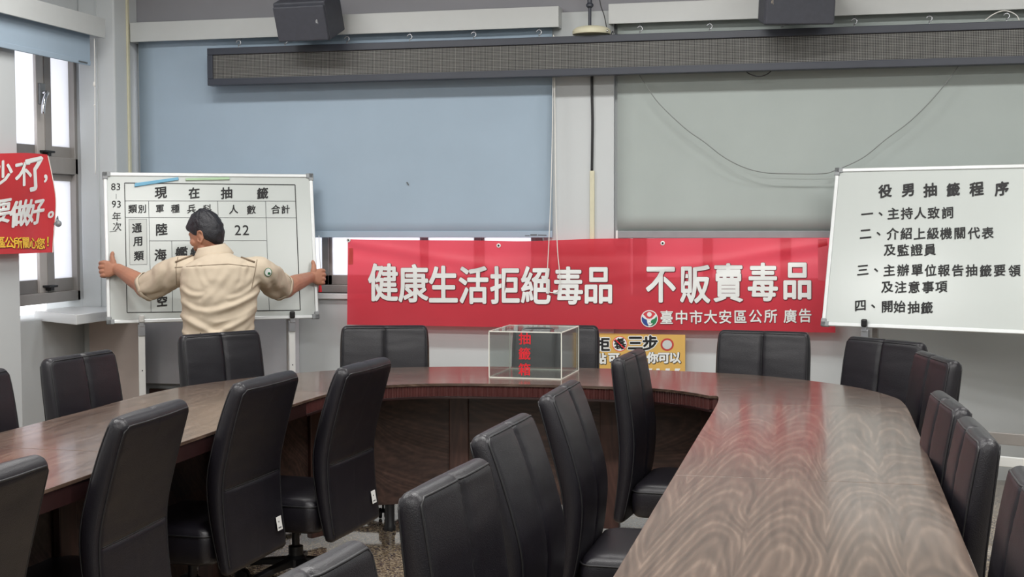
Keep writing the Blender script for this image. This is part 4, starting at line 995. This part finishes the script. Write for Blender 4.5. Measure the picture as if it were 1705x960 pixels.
chair('outer chair directly behind the clear acrylic box', mid((849, 541), (1003, 541)), -88)
chair('outer chair right of the orange poster, under the banner emblem lettering', mid((1196, 548), (1350, 554)), -98)
chair('outer chair under the lower left corner of the right whiteboard', mid((1422, 558), (1533, 572)), -134)
chair('outer right-arm chair first past the table corner, tucked behind its neighbour', mid((1530, 582), (1594, 602)), -166)
chair('outer right-arm chair third from the near end of the row', (0.375, 4.44), -175)
chair('outer right-arm chair with a large side face, second from the near end', (0.398, 3.85), -178)
p = on_z(1696, 776, 0.93); chair('outer right-arm chair cut off at the lower right corner', (p.x+0.01, p.y-0.20), -179)

# ------------------------------------------------------------------ the person
P0 = Vector((-3.325, 6.955, 0)); FA = R(29)
pf_ = Vector((-math.sin(FA), math.cos(FA), 0)); pr_ = Vector((math.cos(FA), math.sin(FA), 0))
def L(r, f, z): return P0+pr_*r+pf_*f+UP*z
PD = (P0-EYEP).dot(FW)
def px(x, y, f=0.0):       # a pixel at the person's depth, f metres further on
    base = P0+pf_*f; n = FW; return on_plane(x, y, base, n)
def remesh(mb, vox, it=6, name='tmp'):
    me = mb.mesh(name); ob = bpy.data.objects.new(name, me); C.objects.link(ob)
    md = ob.modifiers.new('r', 'REMESH'); md.mode = 'VOXEL'; md.voxel_size = vox
    ms = ob.modifiers.new('s', 'SMOOTH'); ms.iterations = it; ms.factor = 0.5
    dg = bpy.context.evaluated_depsgraph_get(); dg.update(); r_ = bpy.data.meshes.new_from_object(ob.evaluated_get(dg))
    bpy.data.objects.remove(ob); bpy.data.meshes.remove(me); return r_
def ell(c, ax, ay, rx, ry, n=28, p=2.3):
    out_ = []
    for i in range(n):
        a = 2*math.pi*i/n; ca, sa = math.cos(a), math.sin(a)
        out_.append(c+ax*(rx*math.copysign(abs(ca)**(2/p), ca))+ay*(ry*math.copysign(abs(sa)**(2/p), sa)))
    return out_
def limb(mb, pts, rs, n=16):
    P = smooth_path(pts, 6); k = len(P); R_ = []
    for i in range(k):
        x = i/(k-1)*(len(rs)-1); j = min(int(x), len(rs)-2); t_ = x-j; t_ = t_*t_*(3-2*t_); R_.append(rs[j]*(1-t_)+rs[j+1]*t_)
    mb.tube(P, R_, n); mb.ball(P[0], R_[0]*0.98, 12, 8); mb.ball(P[-1], R_[-1]*0.98, 12, 8)
# joints
sh = {-1: px(300, 449, 0.0), 1: px(433, 451, 0.0)}
hand_b = {-1: 0.375, 1: 0.285}
edge_x = {-1: 0.0, 1: 1.25}
grip = {s: mt1 @ Vector((edge_x[s], 0.004, hand_b[s])) for s in (-1, 1)}
grip[-1] = on_plane(181, 449, mt1 @ Vector((0, 0, 0)), n1); grip[1] = on_plane(526, 462, mt1 @ Vector((0, 0, 0)), n1)
bxv = mt1.to_3x3() @ Vector((1, 0, 0)); bzv = mt1.to_3x3() @ Vector((0, 0, 1))
wrist = {s: grip[s]-bxv*s*0.050+n1*0.062-bzv*0.006 for s in (-1, 1)}
elb = {}
for s, (ex, ey) in ((-1, (250, 481)), (1, (470, 480))):
    d0 = (sh[s]-EYEP).dot(FW); d1 = (wrist[s]-EYEP).dot(FW); elb[s] = at_d(ex, ey, d0*0.55+d1*0.45-0.02)
# head frame
hc_ = px(343.5, 391, 0.02); YAWH = FA+R(57); TILT = R(14)
hf = Vector((-math.sin(YAWH), math.cos(YAWH), 0)); hr_ = Vector((math.cos(YAWH), math.sin(YAWH), 0))
hm = Matrix((hr_, hf, UP)).transposed()
hm = hm @ Matrix.Rotation(-TILT, 3, 'X') @ Matrix.Rotation(R(-6), 3, 'Y')
HS = 1.0
def hp(x, y, z): return hc_+hm @ Vector((x*HS, y*HS, z*HS))       # x right ear, y nose, z crown
def head_surface(th, ph, k=1.0):
    """skull and face, spherical angles -> head coordinates"""
    d = Vector((math.cos(ph)*math.sin(th), math.cos(ph)*math.cos(th), math.sin(ph)))   # th=0 nose
    x, y, z = d.x*0.076, d.y*0.096, d.z*0.115
    front = max(0, d.y)
    if z < 0:
        q = min(1, -z/0.115); x *= 1-0.30*q*q; 
        if d.y > 0: y *= 1-0.03*q
        else: y *= 1-0.26*q
    if z > 0.02 and d.y < 0: y *= 1.04
    return Vector((x, y, z))*k
body = MB()
rows_ = []; NT = 40; NP = 28
vs = []; fs = []
for i in range(NP+1):
    ph = -math.pi/2+math.pi*i/NP
    for j in range(NT): vs.append(hp(*head_surface(2*math.pi*j/NT, ph)))
for i in range(NP):
    for j in range(NT): fs.append((i*NT+j, i*NT+(j+1) % NT, (i+1)*NT+(j+1) % NT, (i+1)*NT+j))
body.add(vs, fs)
# nose, brow, lips, chin, cheeks, ears
body.tube([hp(0, 0.088, 0.018), hp(0, 0.096, 0.0), hp(0, 0.104, -0.020), hp(0, 0.094, -0.030)], [0.008, 0.009, 0.011, 0.009], 10)
for s in (-1, 1): body.ball(hp(s*0.011, 0.094, -0.024), 0.008, 8, 6)
body.tube([hp(-0.05, 0.068, 0.026), hp(-0.02, 0.088, 0.028), hp(0.02, 0.088, 0.028), hp(0.05, 0.068, 0.026)], 0.008, 8)
body.tube([hp(-0.024, 0.082, -0.053), hp(0, 0.095, -0.051), hp(0.024, 0.082, -0.053)], [0.005, 0.009, 0.005], 8)
body.tube([hp(-0.02, 0.081, -0.064), hp(0, 0.092, -0.064), hp(0.02, 0.081, -0.064)], [0.005, 0.009, 0.005], 8)
body.ball(hp(0, 0.074, -0.092), (0.024, 0.022, 0.02), 12, 8)
for s in (-1, 1):
    body.ball(hp(s*0.046, 0.058, -0.022), 0.026, 12, 8); body.ball(hp(s*0.052, 0.02, -0.07), 0.026, 12, 8)
    rim = [hp(s*(0.076+0.010*abs(math.sin(a))), -0.004-0.017*math.cos(a)-0.008*math.sin(a), -0.002+0.032*math.sin(a)) for a in [R(v) for v in range(-90, 250, 20)]]
    body.tube(rim, 0.0055, 8); body.ball(hp(s*0.078, -0.006, -0.004), (0.009, 0.014, 0.026), 12, 8, hm.to_4x4()); body.ball(hp(s*0.077, 0.004, -0.034), 0.008, 8, 6)
nb_ = px(356, 428, 0.0)
limb(body, [hp(0, -0.018, -0.03), hp(0, -0.026, -0.075), nb_-UP*0.01, nb_-UP*0.08], [0.050, 0.051, 0.058, 0.062], 18)
# torso core, pelvis, legs
sc_ = (sh[-1]+sh[1])/2
tor = [(1.30, 0.075, 0.065), (1.26, 0.155, 0.085), (1.18, 0.175, 0.10), (1.05, 0.165, 0.105), (0.92, 0.155, 0.10), (0.80, 0.160, 0.105), (0.74, 0.14, 0.10)]
cxr = (sc_-P0).dot(pr_)
body.loft([ell(L(cxr*(z-0.7)/0.55, 0.0, z), pr_, pf_, a, b) for z, a, b in reversed(tor)])
for s in (-1, 1):
    hipp = L(s*0.085, 0, 0.78); kn = L(s*0.13, 0.03, 0.42); an = L(s*0.165, 0.0, 0.09)
    limb(body, [hipp, kn, an], [0.075, 0.052, 0.036])
    body.ball(an+pf_*0.06-UP*0.045, (0.035, 0.08, 0.035), 12, 8, Matrix.Rotation(FA, 4, 'Z'))
    limb(body, [sh[s]-pr_*s*0.06, sh[s], elb[s], elb[s].lerp(wrist[s], 0.35), wrist[s]], [0.055, 0.055, 0.056, 0.053, 0.035])
    # hand: palm behind the edge, fingers curled round it, thumb up along the face
    w_ = wrist[s]; out_ = bxv*s; nrm = n1
    k0 = grip[s]+out_*0.022+nrm*0.040                           # knuckle line, outside the edge
    palm = []
    for t_, hw, ht in ((0.0, 0.030, 0.024), (0.35, 0.037, 0.023), (0.7, 0.049, 0.021), (1.0, 0.050, 0.018)):
        c_ = w_.lerp(k0, t_); ax_ = bzv; dirv = (k0-w_).normalized(); ay_ = dirv.cross(ax_).normalized(); palm.append(ell(c_, ax_, ay_, hw, ht, 16))
    body.loft(palm)
    for q_, (dz, ln_, rf) in enumerate(((0.038, 1.1, 0.0118), (0.013, 1.2, 0.0122), (-0.013, 1.1, 0.0116), (-0.037, 0.9, 0.0104))):
        b_ = k0+bzv*dz
        pts = [b_-out_*0.012, b_+out_*0.010*ln_+nrm*0.002, b_+out_*0.022*ln_-nrm*0.018, b_+out_*0.016*ln_-nrm*0.046*ln_, b_-out_*0.006-nrm*0.062*ln_, b_-out_*0.024-nrm*0.062*ln_]
        body.tube(smooth_path(pts, 4), [rf*1.1]*4+[rf*1.05]*8+[rf]*8+[rf*0.85], 10); body.ball(b_+out_*0.006, rf*1.25, 10, 7)
    tb_ = w_.lerp(k0, 0.35)+bzv*0.032; pts = [tb_, tb_+bzv*0.024+out_*0.004-nrm*0.004, tb_+bzv*0.046+out_*0.006-nrm*0.012, tb_+bzv*0.068+out_*0.002-nrm*0.016]
    body.tube(smooth_path(pts, 4), [0.0185]*4+[0.0155]*4+[0.0130]*4+[0.0095], 10); body.ball(pts[-1], 0.0095, 10, 7)
bm_ = remesh(body, 0.0036, 4, 'body')
person = thing('person', (P0.x, P0.y, 0), 'person in khaki short-sleeved shirt, back turned, arms spread holding the whiteboard', 'person')
iv = world_inv(person)
bm_.transform(iv); bodyo = link('body', bm_, M['skin'], person, smooth=True)
# hair: cap over skull, low at the nape, swept at the brow
g = MB(); vs = []; fs = []; HN, HP = 72, 34; grid = {}
for i in range(HP+1):
    for j in range(HN):
        th = 2*math.pi*j/HN; thn = min(th, 2*math.pi-th)       # 0 front, pi back
        low = 0.42 if thn < 0.7 else (0.42-(thn-0.7)*0.55 if thn < 1.25 else (0.12-(thn-1.25)*0.2 if thn < 1.45 else (0.30 if thn < 1.62 else (-0.05-(thn-1.62)*0.62))))
        low = max(low, -1.0)
        ph = low+(math.pi/2-low)*(i/HP)
        k = 1.0+0.085*min(1, (i+0.4)/4.0)+0.17*max(0, math.sin(ph))**1.5+0.05*max(0, -math.cos(th))
        p_ = head_surface(th, ph)
        strand = 0.0035*noise.noise(Vector((th*14, ph*3.0, 1)))+0.004*noise.noise(Vector((th*5, ph*6, 4)))
        p_ = p_*k+p_.normalized()*strand*min(1, i/3)
        if thn < 0.8 and ph < 0.95: p_ += Vector((0, 0.010, 0.004))*max(0, 1-(ph-0.42)/0.5)
        vs.append(hp(*p_)); grid[(i, j)] = len(vs)-1
for i in range(HP):
    for j in range(HN): fs.append((grid[(i, j)], grid[(i, (j+1) % HN)], grid[(i+1, (j+1) % HN)], grid[(i+1, j)]))
g.add(vs, fs); ho = g.build('hair', M['hair'], person, smooth=True); md = ho.modifiers.new('t', 'SOLIDIFY'); md.thickness = 0.010; md.offset = -1
# shirt
sh_ = MB()
prof = [(1.312, 0.060, 0.052, -0.02), (1.296, 0.092, 0.070, -0.01), (1.272, 0.155, 0.095, 0), (1.235, 0.212, 0.118, 0), (1.17, 0.222, 0.132, 0), (1.08, 0.213, 0.138, 0), (0.98, 0.202, 0.138, 0), (0.88, 0.194, 0.136, 0), (0.78, 0.20, 0.142, 0), (0.72, 0.205, 0.145, 0)]
sh_.loft([ell(L(cxr*(z-0.7)/0.55*(1.0 if z < 1.29 else 0.5), 0.0, z), pr_, pf_, a, b, 36, 2.5) for z, a, b, _ in reversed(prof)])
slv = {}
for s, (ex, ey) in ((-1, (243, 478)), (1, (467, 477))):
    d0 = (sh[s]-EYEP).dot(FW); d1 = (elb[s]-EYEP).dot(FW); e_ = at_d(ex, ey, d1+0.0)
    inn_ = sh[s]-pr_*s*0.09; slv[s] = (sh[s], e_)
    P = smooth_path([inn_-UP*0.01, sh[s]-UP*0.004, sh[s].lerp(e_, 0.5)-UP*0.002, e_], 6)
    rr_ = [0.085, 0.085, 0.083, 0.079]; k = len(P)
    rad = []
    for i in range(k): x = i/(k-1)*3; j = min(int(x), 2); rad.append(rr_[j]+(rr_[j+1]-rr_[j])*(x-j))
    sh_.tube(P, rad, 22)
sm_ = remesh(sh_, 0.0065, 5, 'shirt')
FOLDS = [(0.20, 1.15, 0.03, 1.06, 0.009, 0.012), (0.205, 1.10, -0.10, 0.985, 0.011, 0.016), (0.20, 1.03, -0.04, 0.93, 0.007, 0.012), (0.195, 1.00, -0.13, 0.84, 0.011, 0.017),
         (-0.205, 1.12, -0.09, 1.09, 0.006, 0.012), (-0.20, 1.05, -0.06, 1.00, 0.006, 0.013), (-0.20, 0.97, 0.10, 0.835, 0.011, 0.016), (-0.19, 0.88, 0.02, 0.80, 0.007, 0.013),
         (0.19, 0.90, 0.08, 0.82, 0.007, 0.012), (-0.13, 1.25, -0.08, 1.13, 0.005, 0.013), (0.13, 1.24, 0.10, 1.12, 0.006, 0.012), (0.02, 1.20, -0.10, 1.05, 0.004, 0.016)]
def folds(p):
    q = p-P0; r, f, z = q.dot(pr_), q.dot(pf_), q.z
    v = 0.0
    rr = r-cxr*(z-0.7)/0.55
    for (r0, z0, r1, z1, am, wd) in FOLDS:
        dx, dz = r1-r0, z1-z0; t_ = max(0, min(1, ((rr-r0)*dx+(z-z0)*dz)/(dx*dx+dz*dz)))
        bend = 0.02*math.sin(math.pi*t_)
        dist = math.hypot(rr-(r0+dx*t_), z+bend-(z0+dz*t_)); taper = math.sin(math.pi*min(1, 0.12+0.88*t_))**0.6 if t_ < 1 else 0
        v += 1.35*am*(math.exp(-(dist/wd)**2)-0.5*math.exp(-((dist-1.9*wd)/wd)**2))*taper
    v += 0.004*noise.noise(Vector((r*7, z*9, f*7)))
    if abs(r) > 0.23: v += 0.0065*math.sin(abs(r)*48+z*30+4*noise.noise(Vector((r*9, f*9, z*9))))*min(1, (abs(r)-0.23)/0.05)
    v += 0.004*noise.noise(Vector((r*14, f*14, z*14)))+0.0025*noise.noise(Vector((r*30, f*30, z*20)))
    return v
for v in sm_.vertices: pass
nrms = [v.normal.copy() for v in sm_.vertices]
for v, nn_ in zip(sm_.vertices, nrms): v.co = v.co+nn_*folds(v.co)
bv = BVHTree.FromPolygons([v.co.copy() for v in sm_.vertices], [tuple(p.vertices) for p in sm_.polygons])
sm_.transform(iv); shirt = link('shirt', sm_, M['shirt'], person, smooth=True)
def on_shirt(x, y, lift=0.002):
    d = ray(x, y).normalized(); hit = bv.ray_cast(EYEP, d)
    return hit[0]-d*lift if hit[0] is not None else None
def seam(name, pts, r, m, dens=6):
    P = []
    for a, b in zip(pts, pts[1:]):
        for k in range(dens): P.append(on_shirt(a[0]+(b[0]-a[0])*k/dens, a[1]+(b[1]-a[1])*k/dens))
    P.append(on_shirt(*pts[-1])); P = [p for p in P if p is not None]
    if len(P) > 1: MB().tube(P, r, 6).build(name, m, shirt, smooth=True)
seam('yoke_seam', [(291, 445), (330, 442), (380, 439), (424, 444)], 0.0016, M['shirt_seam'])
seam('armhole_seam', [(297, 424), (293, 445), (294, 478)], 0.0016, M['shirt_seam']); seam('armhole_seam', [(428, 432), (424, 455), (419, 480)], 0.0016, M['shirt_seam'])
for a_, b_ in (((292, 437), (320, 426)), ((391, 425), (424, 437))):
    P = [on_shirt(a_[0]+(b_[0]-a_[0])*k/6, a_[1]+(b_[1]-a_[1])*k/6) for k in range(7)]; P = [p for p in P if p is not None]
    if len(P) > 1: MB().tube([p+UP*0.004 for p in P], 0.005, 8).build('epaulette', M['shirt_seam'], shirt, smooth=True)
# sleeve hems and collar
for s in (-1, 1):
    a_, b_ = slv[s]; dv = (b_-a_).normalized(); u_ = dv.orthogonal().normalized(); w_ = dv.cross(u_)
    rg = []
    for (d_, r_) in ((-0.022, 0.079), (-0.022, 0.083), (0.004, 0.082), (0.004, 0.073)): rg.append([b_+dv*d_+(u_*math.cos(2*math.pi*i/28)+w_*math.sin(2*math.pi*i/28))*(r_+0.003*math.sin(i*1.3)) for i in range(28)])
    MB().loft(rg, cap=False).build('sleeve_hem', M['shirt'], shirt, smooth=True)
nc = px(354, 419, 0.0); tl = (pr_*-0.18+UP).normalized(); cx_ = (pr_-tl*pr_.dot(tl)).normalized(); cy_ = tl.cross(cx_)
rg = []
for (d_, r_) in ((-0.050, 0.080), (-0.030, 0.100), (-0.026, 0.1015), (0.000, 0.090), (0.022, 0.076), (0.036, 0.068), (0.034, 0.062), (0.0, 0.062), (-0.04, 0.07)):
    rg.append([nc+tl*d_+(cx_*1.12*math.cos(2*math.pi*i/32)+cy_*math.sin(2*math.pi*i/32))*r_ for i in range(32)])
MB().loft(rg, cap=False).build('collar', M['shirt'], shirt, smooth=True)
# round green and white badge on the right sleeve
def patch(c, rx, ry, m, name, lift):
    P = [on_shirt(c[0]+rx*math.cos(2*math.pi*i/24), c[1]+ry*math.sin(2*math.pi*i/24), lift) for i in range(24)]
    if all(p is not None for p in P): MB().add(P, [tuple(range(24))]).build(name, m, shirt)
patch((446.5, 453), 6.2, 7.4, M['logo_green'], 'sleeve_badge', 0.006); patch((446.5, 453), 5.2, 6.4, M['letter_white'], 'sleeve_badge_face', 0.0075); patch((448, 455), 2.2, 2.2, M['logo_green'], 'sleeve_badge_mark', 0.009)
# trousers, belt, shoes
tr = MB(); tr.loft([ell(L(0, 0, z), pr_, pf_, a, b, 28, 2.4) for z, a, b in ((0.68, 0.17, 0.125), (0.76, 0.188, 0.132), (0.86, 0.182, 0.126), (0.90, 0.176, 0.122))])
for s in (-1, 1): limb(tr, [L(s*0.088, 0, 0.74), L(s*0.13, 0.03, 0.42), L(s*0.165, 0, 0.06)], [0.098, 0.078, 0.066], 20)
tm = remesh(tr, 0.012, 4, 'trousers'); tm.transform(iv); link('trousers', tm, M['trouser'], person, smooth=True)
for s in (-1, 1):
    an = L(s*0.165, 0.055, 0); g = MB(); mt = Matrix.Translation(an) @ Matrix.Rotation(FA-s*0.12, 4, 'Z')
    rg = []
    for (y_, w_, h_) in ((-0.125, 0.022, 0.05), (-0.10, 0.036, 0.085), (-0.02, 0.042, 0.10), (0.06, 0.048, 0.065), (0.12, 0.044, 0.05), (0.15, 0.022, 0.03)):
        rg.append([mt @ Vector((w_*math.cos(2*math.pi*i/16), y_, 0.001+h_/2+h_/2*math.sin(2*math.pi*i/16))) for i in range(16)])
    g.loft(rg).build('shoe', M['shoe'], person, smooth=True)
# red tassel on the end of the blue blind's side cord
q = [on_y(x, y, 7.99) for x, y in ((531, 392), (532, 420), (533.5, 445), (533, 470))]
g = MB().tube(smooth_path(q, 4), 0.002, 6); g.build('side_cord', M['cable_white'], bl1, smooth=True)
tt = on_y(533, 478, 7.99); g = MB().lathe([(0.003, 0.03), (0.008, 0.02), (0.012, -0.03), (0.0, -0.031)], tt, 10); g.build('red_tassel', M['ink_red'], bl1, smooth='auto')

# ------------------------------------------------------------------ ceiling lamps
TUBE = emit('lamp_tube', (255, 252, 245), 4.0)
for i, (lx, ly, pw) in enumerate(LAMPS):
    t_ = thing('ceiling_light', (lx, ly, CEIL-0.04), 'white twin-tube ceiling light, outside the picture', 'ceiling light', 'ceiling lights')
    fr = MB()
    for q in (((lx-0.66, ly-0.18, CEIL-0.05), (lx+0.66, ly-0.16, CEIL-0.001)), ((lx-0.66, ly+0.16, CEIL-0.05), (lx+0.66, ly+0.18, CEIL-0.001)), ((lx-0.66, ly-0.16, CEIL-0.05), (lx-0.64, ly+0.16, CEIL-0.001)), ((lx+0.64, ly-0.16, CEIL-0.05), (lx+0.66, ly+0.16, CEIL-0.001))): fr.box(*q)
    fr.build('housing', M['white_plastic'], t_)
    for dy in (-0.06, 0.06): MB().tube([(lx-0.6, ly+dy, CEIL-0.03), (lx+0.6, ly+dy, CEIL-0.03)], 0.013, 10).build('tube', TUBE, t_, smooth='auto')
